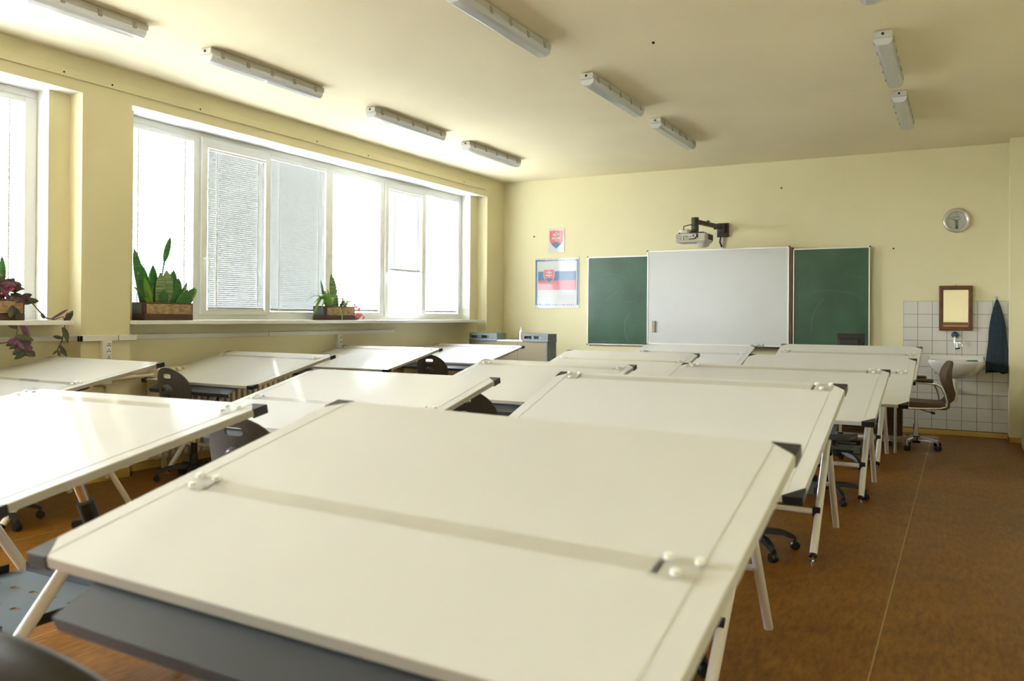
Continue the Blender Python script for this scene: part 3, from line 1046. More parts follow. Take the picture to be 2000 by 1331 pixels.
def emblem(parent, cx_, cz_, w, h, y):
    """red shield, white double cross on three blue hills"""
    s0 = shield_pts(cx_, cz_, w * 1.10, h * 1.08)[::-1]
    s = MB().prism(s0, y, y + .0006, 'XZ').build('shield_border', M_paper, parent)
    MB().prism(shield_pts(cx_, cz_, w, h)[::-1], y - .0005, y, 'XZ').build('shield_field', M_red, s)
    # hills fill the lower part of the shield
    hp = []
    n = 24
    base = [p for p in shield_pts(cx_, cz_, w, h) if p[1] < cz_ - h * .35]
    base.sort(key=lambda p: p[0])
    x0, x1 = cx_ - w * .70, cx_ + w * .70
    top = []
    for i in range(n + 1):
        x = x0 + (x1 - x0) * i / n
        u = (x - cx_) / w
        z = max(-.38 - 2.2 * (abs(u) - .48) ** 2, -.16 - 2.4 * u * u)
        top.append((x, cz_ + h * z))
    poly = base + top[::-1]
    MB().prism(poly, y - .001, y - .0004, 'XZ').build('blue_hills', M_blue, s)
    c = MB()
    c.prism([(cx_ - w * .10, cz_ - h * .25), (cx_ + w * .10, cz_ - h * .25), (cx_ + w * .085, cz_ + h * .92), (cx_ - w * .085, cz_ + h * .92)], y - .0014, y - .0006, 'XZ')
    for (zz, ww) in ((.55, .50), (.14, .62)):
        c.prism([(cx_ - w * ww, cz_ + h * (zz - .10)), (cx_ - w * .08, cz_ + h * (zz - .06)), (cx_ + w * .08, cz_ + h * (zz - .06)), (cx_ + w * ww, cz_ + h * (zz - .10)),
                 (cx_ + w * ww, cz_ + h * (zz + .12)), (cx_ + w * .08, cz_ + h * (zz + .07)), (cx_ - w * .08, cz_ + h * (zz + .07)), (cx_ - w * ww, cz_ + h * (zz + .12))],
                y - .0014, y - .0006, 'XZ')
    c.build('double_cross', M_paper, s)


e1 = empty('coat_of_arms_card', (0, D, 0))
MB().box(-5.187, -4.940, -.008, -.002, 2.225, 2.562).build('card', M_paper, e1)
emblem(e1, -5.066, 2.405, .105, .128, -.0086)
tag(e1, 'small white card with a red shield, white double cross and blue hills', 'sign')

e2 = empty('flag_poster', (0, D, 0))
px0, px1, pz0, pz1 = -5.397, -4.712, 1.432, 2.142
MB().box(px0, px1, -.007, -.002, pz0, pz1).build('sheet', M_paper, e2)
bo = MB()
bo.box(px0 + .006, px0 + .030, -.0078, -.007, pz0 + .045, pz1 - .025).box(px1 - .030, px1 - .006, -.0078, -.007, pz0 + .045, pz1 - .025)
bo.box(px0 + .006, px0 + .16, -.0078, -.007, pz1 - .040, pz1 - .022)
random.seed(3)
x = px0 + .17
while x < px1 - .03:
    w = random.uniform(.008, .03)
    bo.box(x, min(x + w, px1 - .01), -.0078, -.007, pz1 - .040, pz1 - .040 + random.uniform(.010, .02))
    x += w + random.uniform(.004, .014)
x = px0 + .03
while x < px1 - .03:
    w = random.uniform(.006, .024)
    bo.box(x, min(x + w, px1 - .012), -.0078, -.007, pz0 + .042, pz0 + .042 + random.uniform(.008, .02))
    x += w + random.uniform(.008, .024)
bo.build('ornament_border', M_blue, e2)
MB().box(px0 + .050, px1 - .042, -.0079, -.007, 1.825, 1.955).build('blue_band', M_blue, e2)
MB().box(px0 + .050, px1 - .042, -.0079, -.007, 1.690, 1.825).build('red_band', M_red, e2)
emblem(e2, px0 + .222, 1.885, .080, .095, -.0086)
tx = MB()
for c_ in (0, 1):
    for i in range(8):
        z = 1.655 - i * .022
        x0 = px0 + .07 + c_ * .30
        tx.box(x0, x0 + random.uniform(.16, .25), -.0073, -.0069, z, z + .006)
tx.build('small_print', M_text, e2)
tag(e2, 'poster with a white, blue and red flag bearing a shield, in a blue ornamental border', 'poster')

# ------------------------------------------------------------------ projector on a wall arm
pa = empty('projector_mount', (-2.700, D, 0))
MB().box(-.075, .075, -.03, 0, 2.345, 2.525).build('wall_plate', M_armm, pa, bevel=.006)
MB().obox((-.083, -.36, 2.475), (.055, .70, .050), Matrix.Rotation(-.22, 3, 'Z') @ Matrix.Rotation(-.02, 3, 'X')).build('arm', M_armm, pa, bevel=.004)
MB().box(-.045, .045, -.09, -.02, 2.40, 2.51).build('arm_socket', M_armm, pa, bevel=.004)
MB().cyl((-.165, -.71, 2.345), (-.165, -.71, 2.53), .045, n=18).build('column', M_armm, pa, smooth=40)
MB().box(-.205, -.03, -.80, -.62, 2.326, 2.345).build('mount_plate', M_armm, pa, bevel=.004)
for (x, y, z) in ((-.10, -.36, 2.508), (-.05, -.20, 2.430)):
    MB().lathe([(.022, 0), (.018, .02), (.006, .022)], (x, y, z), n=12).build('thumb_screw', M_armm, pa, smooth=40)
MB().tube([(-.02, -.045, 2.345), (-.03, -.05, 2.28), (-.01, -.03, 2.22)], .011, 8).build('cable', M_black, pa, smooth=60)
tag(pa, 'dark metal arm holding the projector out from the wall above the whiteboard', 'bracket')
pr = empty('projector', (-2.865, 9.92, 2.203))
pr.scale = (.82, .9, .9)
body = [(-.245, -.13), (-.225, -.16), (.205, -.16), (.235, -.13), (.245, .12), (.215, .15), (-.215, .15), (-.245, .12)]
MB().prism(body, .035, .135, 'XY').build('case', M_proj, pr, bevel=.012)
MB().prism([(p[0] * .96, p[1] * .96) for p in body], .018, .036, 'XY').build('lower_case', M_proj, pr, bevel=.008)
MB().lathe([(.10, .02), (.095, -.005), (.07, -.035), (.03, -.048)][::-1], (.13, .02, 0), n=24).build('lens_dome', M_proj, pr, smooth=60)
sp = MB().lathe([(.040, -.006), (.040, .0), (.034, .003), (.002, .003)][::-1], (-.185, -.163, .085), 'Y', 20).build('speaker_grille', M_clip, pr)
mg = MB()
for (x0, x1, z0, z1) in ((-.115, -.105, .045, .10), (-.105, -.045, .095, .102), (-.035, .01, .05, .065), (.015, .04, .05, .07), (.045, .075, .06, .075), (-.02, .0, .085, .095), (.02, .05, .09, .115), (.08, .105, .075, .12)):
    mg.box(x0, x1, -.1635, -.160, z0, z1)
mg.build('socket_panel', M_dark, pr)
MB().box(-.09, -.05, -.164, -.160, .045, .095).build('vent_panel', M_clip, pr)
vn = MB()
for i in range(5):
    vn.box(.236, .250, -.11 + i * .045, -.09 + i * .045, .05, .12)
vn.build('vent', M_dark, pr)
MB().prism([(-.20, -.10), (-.17, -.12), (-.07, -.12), (-.05, -.08), (-.05, .05), (-.20, .05)], .135, .20, 'XY').build('mirror_hood', M_proj, pr, bevel=.015)
MB().tube([(-.13, -.11, .17), (-.12, -.13, .235), (-.02, -.11, .255), (.06, -.13, .22), (.09, -.165, .15), (.085, -.18, .09), (.05, -.17, .055)], .007, 8).build('cable', M_black, pr, smooth=60)
for (x, y) in ((-.19, -.12), (.16, -.12)):
    MB().lathe([(.014, .135), (.012, .15), (.006, .152)], (x, y, 0), n=10).build('foot', M_black, pr)
tag(pr, 'beige video projector hanging from the wall arm', 'projector')
struct(MB().box(-2.735, -2.700, D - .018, D, 2.19, 2.345).build('trim_15', M_trunk))

# ------------------------------------------------------------------ wall clock
ck = empty('wall_clock', (-.060, D, 2.430))
MB().lathe([(.094, -.020), (.098, -.034), (.118, -.044), (.136, -.036), (.142, -.018), (.142, .0)], (0, 0, 0), 'Y', 48).build('rim', M_clockr, ck, smooth=60)
MB().lathe([(.001, -.0245), (.100, -.0245), (.100, -.01)], (0, 0, 0), 'Y', 40).build('face', M_clockf, ck)
M_hand = mat('clock_hand', (.06, .055, .05), .4)


def hand(ang, ln, w, y):
    a = math.radians(ang)
    d = Vector((math.sin(a), 0, math.cos(a)))
    n_ = Vector((d.z, 0, -d.x)) * w
    t = -.015
    p = [d * t - n_, d * t + n_, d * ln + n_ * .5, d * ln - n_ * .5]
    return MB().add([(q.x, y, q.z) for q in p] + [(q.x, y + .001, q.z) for q in p], [(0, 1, 2, 3), (7, 6, 5, 4), (0, 4, 5, 1), (1, 5, 6, 2), (2, 6, 7, 3), (3, 7, 4, 0)])


hand(290, .088, .0035, -.030).build('minute_hand', M_hand, ck)
hand(62, .045, .004, -.0285).build('hour_hand', M_hand, ck)
hand(238, .075, .0012, -.0315).build('second_hand', mat('second_hand', (.25, .22, .18), .4), ck)
MB().box(-.014, .016, -.0262, -.0246, -.092, -.008).build('thermometer_strip', mat('lcd_grey', (.20, .20, .175), .3), ck)
MB().box(-.012, .014, -.0268, -.0262, -.090, -.070).build('display', mat('lcd_dark', (.08, .08, .07), .3), ck)
MB().box(-.032, .030, -.0252, -.0245, .036, .042).build('maker_mark', M_hand, ck)


def text_mesh(s, size, name, material, parent, loc, rot):
    cu = bpy.data.curves.new(name, 'FONT')
    cu.body = s
    cu.size = size
    cu.align_x = 'CENTER'
    cu.align_y = 'CENTER'
    cu.extrude = .0003
    to = bpy.data.objects.new(name + '_tmp', cu)
    col.objects.link(to)
    dg = bpy.context.evaluated_depsgraph_get()
    me = bpy.data.meshes.new_from_object(to.evaluated_get(dg))
    bpy.data.objects.remove(to, do_unlink=True)
    me.materials.clear()
    me.materials.append(material)
    o = bpy.data.objects.new(name, me)
    col.objects.link(o)
    o.parent = parent
    o.location = loc
    o.rotation_euler = rot
    return o


text_mesh('12', .036, 'numeral', M_hand, ck, (0, -.0252, .072), (PI / 2, 0, 0))
MB().lathe([(.001, -.0335), (.097, -.0335), (.097, -.033)], (0, 0, 0), 'Y', 40).build('glass', M_pane, ck)
tag(ck, 'round silver wall clock with a grey face, above the mirror', 'clock')

# ------------------------------------------------------------------ tiles, sink, mirror, towel
TX0, TT = -.602, 1.5184
struct(MB().box(TX0, TX0 + 1.05, D - .006, D, .055, TT).build('trim_16', M_grout))
tile_me = MB().box(.0021, .1479, -.011, 0, .0021, .1479).mesh('tile', M_tile)
cut_me = MB().box(.0021, .1479, -.011, 0, .0021, .105).mesh('tile_cut', M_tile)
for i in range(7):
    for j in range(10):
        last = j == 9
        o = bpy.data.objects.new('tile', cut_me if last else tile_me)
        col.objects.link(o)
        o.parent = wall_far
        z = TT - .15 * (j + 1) if not last else .062
        o.location = (TX0 + .15 * i, D - .001 - random.uniform(0, .0015), z)
        o.rotation_euler = (random.uniform(-.006, .006), 0, random.uniform(-.006, .006))
sk = empty('wash_basin', (-.055, D, 0))
rows_o, rows_i = [], []


def rrect(w, d, y_, z, e=3.2, n=36):
    pts = []
    for j in range(n):
        a = 2 * PI * j / n
        c, s = math.cos(a), math.sin(a)
        k = (abs(c) ** e + abs(s) ** e) ** (-1 / e)
        pts.append((c * k * w, y_ + s * k * d, z))
    return pts


outer_ = [(.06, .05, -.20, .655, 2.2), (.12, .10, -.21, .675, 2.3), (.20, .155, -.215, .72, 2.5), (.255, .19, -.215, .775, 2.8), (.277, .205, -.217, .815, 3.2), (.282, .21, -.217, .84, 3.4), (.28, .208, -.217, .858, 3.4)]
inner_ = [(.262, .188, -.217, .860, 3.4), (.245, .165, -.215, .835, 3.0), (.21, .135, -.215, .775, 2.6), (.13, .085, -.215, .735, 2.3), (.03, .02, -.21, .725, 2.0)]
bs = MB().grid([rrect(*q) for q in outer_] + [rrect(*q) for q in inner_], closed=True)
bs.add(rrect(.03, .02, -.21, .725, 2.0), [tuple(range(36))])
bs.build('basin', M_porc, sk, smooth=60)
MB().box(-.27, .27, -.03, -.012, .80, .90).build('back_ledge', M_porc, sk, bevel=.008)
MB().lathe([(.032, .60), (.034, .655)], (-.012, -.2, 0), n=16).build('drain_nut', M_trap, sk, smooth=40)
MB().lathe([(.017, .50), (.017, .61)], (-.012, -.2, 0), n=14).build('drain_pipe', M_trap, sk, smooth=40)
MB().lathe([(.012, .392), (.022, .395), (.030, .405), (.033, .42), (.031, .43), (.033, .445), (.030, .47), (.026, .50), (.028, .51), (.025, .53), (.018, .535)], (-.012, -.2, 0), n=18).build('trap', M_trap, sk, smooth=40)
MB().cyl((-.012, -.2, .515), (-.012, -.02, .515), .018, n=12).lathe([(.042, -.02), (.042, -.012), (.03, -.01)][::-1], (-.012, 0, .515), 'Y', 18).build('waste_pipe', M_trap, sk, smooth=40)
for s in (-1, 1):
    MB().tube([(s * .21, -.03, .70), (s * .21, -.10, .72), (s * .21, -.14, .735)], .012, 8).build('bracket', M_trap, sk)
tag(sk, 'white porcelain wash basin with a cream bottle trap, on the tiled wall', 'sink')
tp = empty('water_tap', (-.073, D, 1.137))
MB().lathe([(.032, -.05), (.036, -.04), (.036, -.025), (.028, -.012)], (0, 0, 0), 'Y', 20).build('valve_rose', M_black, tp, smooth=40)
MB().lathe([(.002, -.085), (.022, -.082), (.026, -.07), (.022, -.05)], (0, 0, .004), 'Y', 16).build('blue_handle', M_tapblue, tp, smooth=40)
MB().tube([(0, -.06, -.01), (0, -.075, -.045), (0, -.078, -.075), (.003, -.08, -.095)], .012, 10).build('valve_body', M_chrome, tp, smooth=60)
MB().tube([(.003, -.08, -.085), (.03, -.10, -.088), (.06, -.12, -.088), (.078, -.13, -.098), (.080, -.132, -.122)], .0105, 10).build('spout', M_chrome, tp, smooth=60)
MB().tube([(.022, -.06, -.085), (.025, -.065, -.15)], .006, 8).build('lever_stem', M_chrome, tp, smooth=60)
MB().tube([(.005, -.07, -.158), (.05, -.06, -.146)], .009, 8).build('lever', M_black, tp, smooth=60)
MB().tube([(.004, -.012, -.09), (.004, -.014, -.27)], .005, 6).build('riser_pipe', M_chrome, tp, smooth=60)
tag(tp, 'chrome wall tap with a blue knob above the wash basin', 'tap')
sgo = MB().sphere((.085, D - .335, .858), .05, 16, 8, (1.05, .55, .22)).sphere((.125, D - .32, .862), .03, 12, 6, (1, .6, .3))
tag(sgo.build('sponge', M_sponge, smooth=60), 'dark green sponge on the rim of the wash basin', 'sponge')

mi = empty('wall_mirror', (-.066, D, 1.438))
MB().ring([(-.168, -.254), (.168, -.254), (.168, .254), (-.168, .254)], [(-.123, -.207), (.123, -.207), (.123, .207), (-.123, .207)], -.052, -.008, 'XZ').build('frame', M_wood, mi, bevel=.008)
MB().box(-.125, .125, -.024, -.02, -.21, .21).build('mirror_glass', M_mirror, mi)
MB().cyl((0, -.02, .255), (0, -.012, .255), .014, n=12).build('hanger', M_steel, mi)
tag(mi, 'mirror in a dark wooden frame hung over the tiles', 'mirror')

hk = empty('wall_hook', (.336, D, 1.545))
MB().box(-.010, .010, -.004, 0, -.02, .025).build('hook_plate', M_steel, hk)
MB().tube([(0, -.004, .012), (0, -.03, .010), (0, -.036, -.005), (0, -.03, -.012)], .004, 6).build('hook', M_steel, hk, smooth=40)
tag(hk, 'small metal hook on the wall holding the blue cloth', 'hook')
rows = []
zt_, zb_ = 1.535, .74
for i in range(26):
    t = i / 25
    z = zt_ + (zb_ - zt_) * t
    w = .008 + .062 * min(1, t / .42) ** .75 + .042 * t
    cx_ = .336 - .004 * t + .010 * math.sin(t * 2)
    row = []
    for j in range(40):
        a = 2 * PI * j / 40
        fold = 1 + .16 * math.sin(4 * a + 2.2 * t) * min(1, t * 3) + .08 * math.sin(7 * a + 5 * t)
        zz = z + (.02 * math.sin(3 * a + 1) + .012 * math.sin(5 * a)) * t
        row.append((cx_ + w * math.cos(a) * (1 + .05 * math.sin(3 * t * PI)), D - .052 + (.022 * min(1, .25 + t * 2)) * fold * math.sin(a), zz))
    rows.append(row)
tw = MB().grid(rows, closed=True)
tw.add(rows[-1], [tuple(range(40))]).add(rows[0], [tuple(reversed(range(40)))])
tag(tw.build('hand_towel', M_towel, smooth=60), 'dark blue cloth hanging in folds from the hook beside the wash basin', 'towel')

# ------------------------------------------------------------------ cabinet with grey hoops
cb_ = empty('rolling_cabinet', (0, 0, 0))
cx0, cx1, cy0, cy1 = -5.80, -4.645, 9.50, 9.76
MB().box(cx0 + .04, (cx0 + cx1) / 2 + .15, cy0, cy1, .09, .985).build('door', M_cart, cb_, bevel=.003)
MB().box((cx0 + cx1) / 2 + .154, cx1 - .012, cy0, cy1, .09, .985).build('door', M_cart, cb_, bevel=.003)
MB().box(cx0 + .02, cx1, cy0 - .004, cy1, .985, 1.003).build('top', M_carttop, cb_, bevel=.003)
for (x0, x1) in ((cx0, cx0 + .42), (cx1 - .345, cx1 + .012)):
    e_ = MB()
    z0, z1 = 1.003, 1.088
    y0, y1 = cy0 + .0, cy1
    hoop_y = (cy0 + .004, cy0 + .030)
    w_ = x1 - x0
    zs = [1.003, 1.022, 1.058, 1.088]
    xs2 = [x0, x0 + .05 * w_, x0 + .34 * w_, x0 + .44 * w_, x0 + .70 * w_, x1]
    for i in range(5):
        for j in range(3):
            if i in (1, 3) and j == 1:
                continue
            e_.box(xs2[i], xs2[i + 1], hoop_y[0], hoop_y[1], zs[j], zs[j + 1])
    e_.box(x0, x1, hoop_y[1], y1, 1.074, 1.088)
    e_.box(x1 - .03, x1, hoop_y[1], y1, 1.003, 1.074)
    e_.box(x0, x0 + .02, hoop_y[1], y1, 1.003, 1.074)
    hp_ = e_.build('grey_hoop', M_cartg, cb_)
    dk = MB().box(xs2[1], xs2[1] + .18 * w_, hoop_y[1] - .002, hoop_y[1] + .004, zs[1], zs[2]).box(xs2[3], xs2[3] + .16 * w_, hoop_y[1] - .002, hoop_y[1] + .004, zs[1], zs[2])
    dk.build('dark_insert', M_dark, hp_)
    MB().box(x0 - .006, x1 + .006, cy0 - .010, cy1, .983, 1.004).build('collar', M_cartg, cb_, bevel=.004)
MB().box(cx1 - .013, cx1 + .010, cy0 - .003, cy1, .09, .984).build('grey_end', M_cartg, cb_, bevel=.006)
MB().box(cx0, cx0 + .04, cy0 - .003, cy1, .09, .984).build('grey_end', M_cartg, cb_, bevel=.006)
for x in (cx0 + .08, cx1 - .08):
    for y in (cy0 + .08, cy1 - .08):
        MB().cyl((x - .015, y, .045), (x + .015, y, .045), .045, n=16).cyl((x, y, .045), (x, y, .095), .012, n=8).build('caster', M_black, cb_, smooth=40)
tag(cb_, 'beige cabinet with grey plastic hoops on top, in the far window corner', 'cabinet')
bt = empty('glue_bottle', (-5.035, 9.535, 1.0045))
MB().lathe([(.001, 0), (.021, 0), (.022, .01), (.022, .105), (.018, .118), (.010, .124)], n=18).build('body', M_bottle, bt, smooth=40)
MB().lathe([(.010, .124), (.009, .14), (.004, .165), (.002, .166)], n=12).build('nozzle', M_bottle, bt, smooth=40)
MB().prism([(.006 * 1, .012), (.0235, .012), (.0235, .07), (.012, .10), (.002, .06)][::-1], -.0235, -.0215, 'XZ').build('red_print', M_bred, bt)
MB().box(.006, .020, -.0232, -.0200, .085, .105).build('blue_print', M_blue, bt)
tag(bt, 'white squeeze bottle with a red print standing on the beige cabinet', 'bottle')

# ------------------------------------------------------------------ teacher's desk, monitor, brown chair
td = empty('teacher_desk', (0, 0, 0))
M_gtube = mat('grey_tube', (.36, .33, .27), .4)
MB().box(-2.25, -.545, 8.92, 9.85, .745, .77).build('desk_top', M_desk, td, bevel=.003)
MB().box(-2.22, -.553, 9.74, 9.76, .07, .745).build('modesty_panel', M_desk, td)
MB().box(-1.10, -.70, 9.25, 9.73, .15, .74).build('drawer_unit', M_desk, td, bevel=.003)
MB().box(-2.22, -.553, 9.72, 9.78, 0, .07).build('foot_rail', mat('desk_foot_cream', (.55, .46, .33), .5), td, bevel=.006)
for x in (-.572, -2.21):
    MB().cyl((x, 8.95, 0), (x, 8.95, .745), .013, n=12).build('leg', M_gtube, td, smooth=40)
    MB().cyl((x, 9.80, 0), (x, 9.80, .745), .013, n=12).build('leg', M_gtube, td, smooth=40)
tag(td, 'dark brown teacher desk with thin grey legs, mostly hidden behind the aisle row tables', 'desk')
mn = empty('computer_monitor', (-1.05, 9.52, .77))
MB().prism([(-.118, .20), (.118, .20), (.135, .365), (.128, .375), (-.128, .375), (-.135, .365)][::-1], -.03, .03, 'XZ').build('back_shell', M_mon, mn, bevel=.012)
MB().box(-.140, .140, .03, .05, .12, .38).build('bezel', M_mon, mn, bevel=.006)
MB().box(-.11, .09, -.045, -.03, .20, .33).build('back_bulge', M_mon, mn, bevel=.01)
MB().box(-.03, .03, -.03, .0, .01, .22).build('neck', M_mon, mn)
MB().lathe([(.12, 0), (.12, .01), (.05, .018)], n=24).build('base', M_mon, mn, smooth=40)
tag(mn, 'black computer monitor seen from behind in front of the right chalkboard wing', 'monitor')

bc = empty('office_chair', (-.37, 9.40, 0), 0.16)
# side view towards the camera: the back is at +X, seat reaches towards -X
rows = []
for (x, z, t_) in ((-.235, .478, .030), (-.20, .490, .038), (-.05, .488, .040), (.12, .480, .042), (.20, .478, .042), (.235, .49, .035)):
    rows.append([(x, -.225, z), (x, .225, z), (x, .225, z - t_ * 1.5), (x, -.225, z - t_ * 1.5)])
s_ = MB().grid(rows, closed=True).add(rows[0], [(3, 2, 1, 0)]).add(rows[-1], [(0, 1, 2, 3)])
s_.build('seat', M_bseat, bc, bevel=.012)
rows = []
for (x, z, t_, w) in ((.215, .47, .020, .18), (.262, .52, .022, .20), (.268, .58, .026, .205), (.240, .66, .034, .21), (.225, .74, .036, .21), (.235, .81, .028, .20), (.262, .875, .018, .16), (.272, .895, .006, .10)):
    rows.append([(x - t_ * .8, -w, z), (x + t_ * .8, -w, z), (x + t_ * .8, w, z), (x - t_ * .8, w, z)])
s_ = MB().grid(rows, closed=True).add(rows[0], [(3, 2, 1, 0)]).add(rows[-1], [(0, 1, 2, 3)])
s_.build('backrest', M_bseat, bc, smooth=60, bevel=.008)
for s in (-1, 1):
    y = s * .245
    MB().tube([(-.24, y, .43), (-.02, y, .425), (.15, y, .432), (.20, y, .45), (.205, y, .50), (.185, y, .58), (.155, y, .645), (.11, y, .672), (.03, y, .678), (-.20, y, .685)], .011, 10).build('arm_frame', M_chrome, bc, smooth=60)
    MB().box(-.24, .085, y - .028, y + .028, .690, .722).build('armrest', M_bseat, bc, bevel=.010)
    MB().cyl((.20, y - .016, .47), (.20, y + .016, .47), .012, n=10).build('arm_bolt', M_chrome, bc)
MB().box(-.14, .04, -.07, .07, .405, .422).build('seat_plate', M_black, bc)
MB().tube([(-.02, -.02, .40), (.09, -.10, .375)], .005, 6).tube([(.085, -.097, .376), (.115, -.12, .372)], .012, 8).build('lever', M_black, bc)
MB().cyl((-.04, 0, .24), (-.04, 0, .41), .015, n=14).build('gas_lift', M_chrome, bc, smooth=40)
MB().cyl((-.04, 0, .07), (-.04, 0, .25), .024, n=16).build('column', M_chrome, bc, smooth=40)
MB().lathe([(.04, .055), (.045, .07), (.042, .12), (.028, .125)], (-.04, 0, 0), n=16).build('hub', M_black, bc, smooth=40)
for k in range(5):
    a = 2 * PI * k / 5 - .75
    c, s = math.cos(a), math.sin(a)
    rows = []
    for (r_, z, w, h) in ((.03, .10, .022, .018), (.16, .098, .02, .015), (.245, .092, .017, .012)):
        pxx, pyy = -s * w, c * w
        rows.append([(-.04 + c * r_ + pxx, s * r_ + pyy, z - h), (-.04 + c * r_ - pxx, s * r_ - pyy, z - h), (-.04 + c * r_ - pxx, s * r_ - pyy, z + h), (-.04 + c * r_ + pxx, s * r_ + pyy, z + h)])
    MB().grid(rows, closed=True).add(rows[0], [(3, 2, 1, 0)]).add(rows[-1], [(0, 1, 2, 3)]).build('base_arm', M_chrome, bc)
    q = Vector((-.04 + c * .245, s * .245, 0))
    ca = MB().cyl(q + Vector((0, 0, .045)), q + Vector((0, 0, .11)), .011, n=10).build('caster_stem', M_chrome, bc, smooth=40)
    ax = Vector((-s, c, 0))
    w_ = MB()
    for sg in (-1, 1):
        w_.cyl(q + Vector((0, 0, .028)) + ax * .006 * sg, q + Vector((0, 0, .028)) + ax * .022 * sg, .028, n=16)
    w_.build('caster', M_black, ca, smooth=40)
tag(bc, 'brown upholstered office chair with chrome arms and base, in front of the wash basin', 'chair')

wb_ = empty('waste_bin', (.665, 9.60, 0))
MB().lathe([(.10, 0), (.135, .03), (.15, .10), (.145, .17), (.12, .21), (.10, .215), (.11, .16), (.10, .03), (.001, .02)], n=24).build('tub', M_bin, wb_, smooth=60)
MB().lathe([(.121, .205), (.127, .212), (.121, .219)], n=24).build('rim', M_bin, wb_, smooth=60)
tag(wb_, 'low cream bin at the right edge of the picture, by the corner of the wall', 'bin')


# ------------------------------------------------------------------ plants on the sills
def planter(name, y0, y1, xfront, label, cat='plant'):
    root = empty(name, (xfront, y0, SILL + .033))
    L_ = y1 - y0
    d, h = .17, .150
    pot = MB()
    pot.box(-d, 0, 0, .012, 0, h).box(-d, 0, L_ - .012, L_, 0, h).box(-.012, 0, .012, L_ - .012, 0, h).box(-d, -d + .012, .012, L_ - .012, 0, h).box(-d, 0, 0, L_, 0, .01)
    p = pot.build('planter', M_planter, root, bevel=.003)
    MB().box(.0, .006, .025, L_ - .015, .052, h - .012).build('straw_panel', M_straw, p, bevel=.002)
    MB().box(.0, .008, .004, L_ - .004, .0, .045).build('base_board', M_planter, p, bevel=.002)
    MB().box(-d + .02, -.02, -.006, 0, .055, h - .012).build('end_reflection', mat('planter_window_reflection', (.10, .13, .15), .2, coat=.5), p, bevel=.002)  # bluish window reflection painted as a sheet on the brown planter's end
    MB().box(-d + .012, -.012, .012, L_ - .012, h - .03, h - .022).build('soil', M_soil, p)
    tag(root, label, cat, 'plants in brown planters on the sill')
    return root


def blade(base, tip, w, bend=(0, 0, 0), n=9, facing=None, fold=.25, shape=.55, stalk=.0):
    """one lance leaf as a folded strip"""
    base, tip, bend = Vector(base), Vector(tip), Vector(bend)
    ax = (tip - base).normalized()
    f = Vector(facing) if facing else Vector((1, -.3, 0))
    side = ax.cross(f).normalized()
    nrm = side.cross(ax).normalized()
    rows = []
    for i in range(n + 1):
        t = i / n
        c = base.lerp(tip, t) + bend * math.sin(PI * t)
        if t < stalk:
            ww = w * .22
        else:
            u = (t - stalk) / (1 - stalk)
            ww = w * max(.0, (1 - (abs(u - shape) / (shape if u < shape else 1 - shape)) ** 2.2)) ** .75
            if u < shape and not stalk:
                ww = w * (.55 + .45 * (u / shape) ** .8)
        ww = max(ww, w * .02)
        rows.append([c - side * ww + nrm * ww * fold, c, c + side * ww + nrm * ww * fold])
    return MB().grid(rows)


def leaf(root, mt, *a, **k):
    k = dict(k)
    inv = root.location
    return blade(*a, **k).build('leaf', mt, root, smooth=60, solid=.0022)


# snake plant, second window bay one
p2 = planter('snake_plant', 4.585, 5.085, -5.955, 'snake plant with upright banded leaves in a brown planter next to the pier')
ZT = .12
# (y at base, x, tip y, tip x, tip z, width, material)
SN = [(.06, -.09, -.02, -.10, .50, .030, M_sans), (.13, -.10, .06, -.12, .40, .030, M_sans), (.16, -.08, .13, -.06, .395, .028, M_sans),
      (.12, -.05, .02, -.02, .30, .024, M_sansy), (.17, -.045, .19, -.03, .34, .036, M_sansp), (.23, -.04, .245, -.03, .36, .040, M_sansp),
      (.20, -.09, .185, -.10, .33, .034, M_sans), (.28, -.09, .235, -.10, .345, .034, M_sans), (.30, -.07, .335, -.05, .365, .036, M_sans),
      (.33, -.05, .36, -.02, .31, .030, M_sans), (.26, -.12, .29, -.12, .31, .030, M_sans), (.10, -.06, -.03, -.04, .24, .028, M_sans),
      (.34, -.08, .455, -.06, .25, .012, M_sans), (.35, -.06, .475, -.03, .235, .012, M_sans), (.31, -.10, .335, -.12, .30, .012, M_sans),
      (.36, -.09, .40, -.08, .215, .018, M_sansy), (.38, -.05, .525, .0, .245, .028, M_sans), (.40, -.07, .55, -.01, .235, .030, M_sansy),
      (.36, -.04, .48, .01, .19, .026, M_sans), (.33, -.04, .40, .0, .20, .030, M_sans), (.42, -.06, .52, -.03, .205, .03, M_sans),
      (.09, -.11, .045, -.12, .33, .026, M_sans), (.11, -.08, .10, -.08, .27, .026, M_sansp), (.14, -.12, .165, -.12, .37, .024, M_sansy),
      (.38, -.10, .43, -.09, .29, .022, M_sans), (.30, -.12, .375, -.11, .34, .020, M_sansp), (.40, -.10, .50, -.08, .285, .016, M_sansp),
      (.21, -.03, .20, -.01, .22, .030, M_sans), (.27, -.05, .31, -.02, .24, .028, M_sans)]
for (yb, xb, yt, xt, zt2, w, mt) in SN:
    leaf(p2, mt, (xb, yb, ZT - .02), (xt, yt, zt2 * 1.22 - .01), w * 1.22, bend=(.01, random.uniform(-.012, .012), 0))
leaf(p2, M_sans, (-.08, .235, .33), (-.05, .300, .72), .026, bend=(0, -.012, 0), stalk=.42, shape=.4)
leaf(p2, M_sansy, (-.02, .07, ZT), (-.06, -.05, .28), .02, bend=(.0, .03, 0))

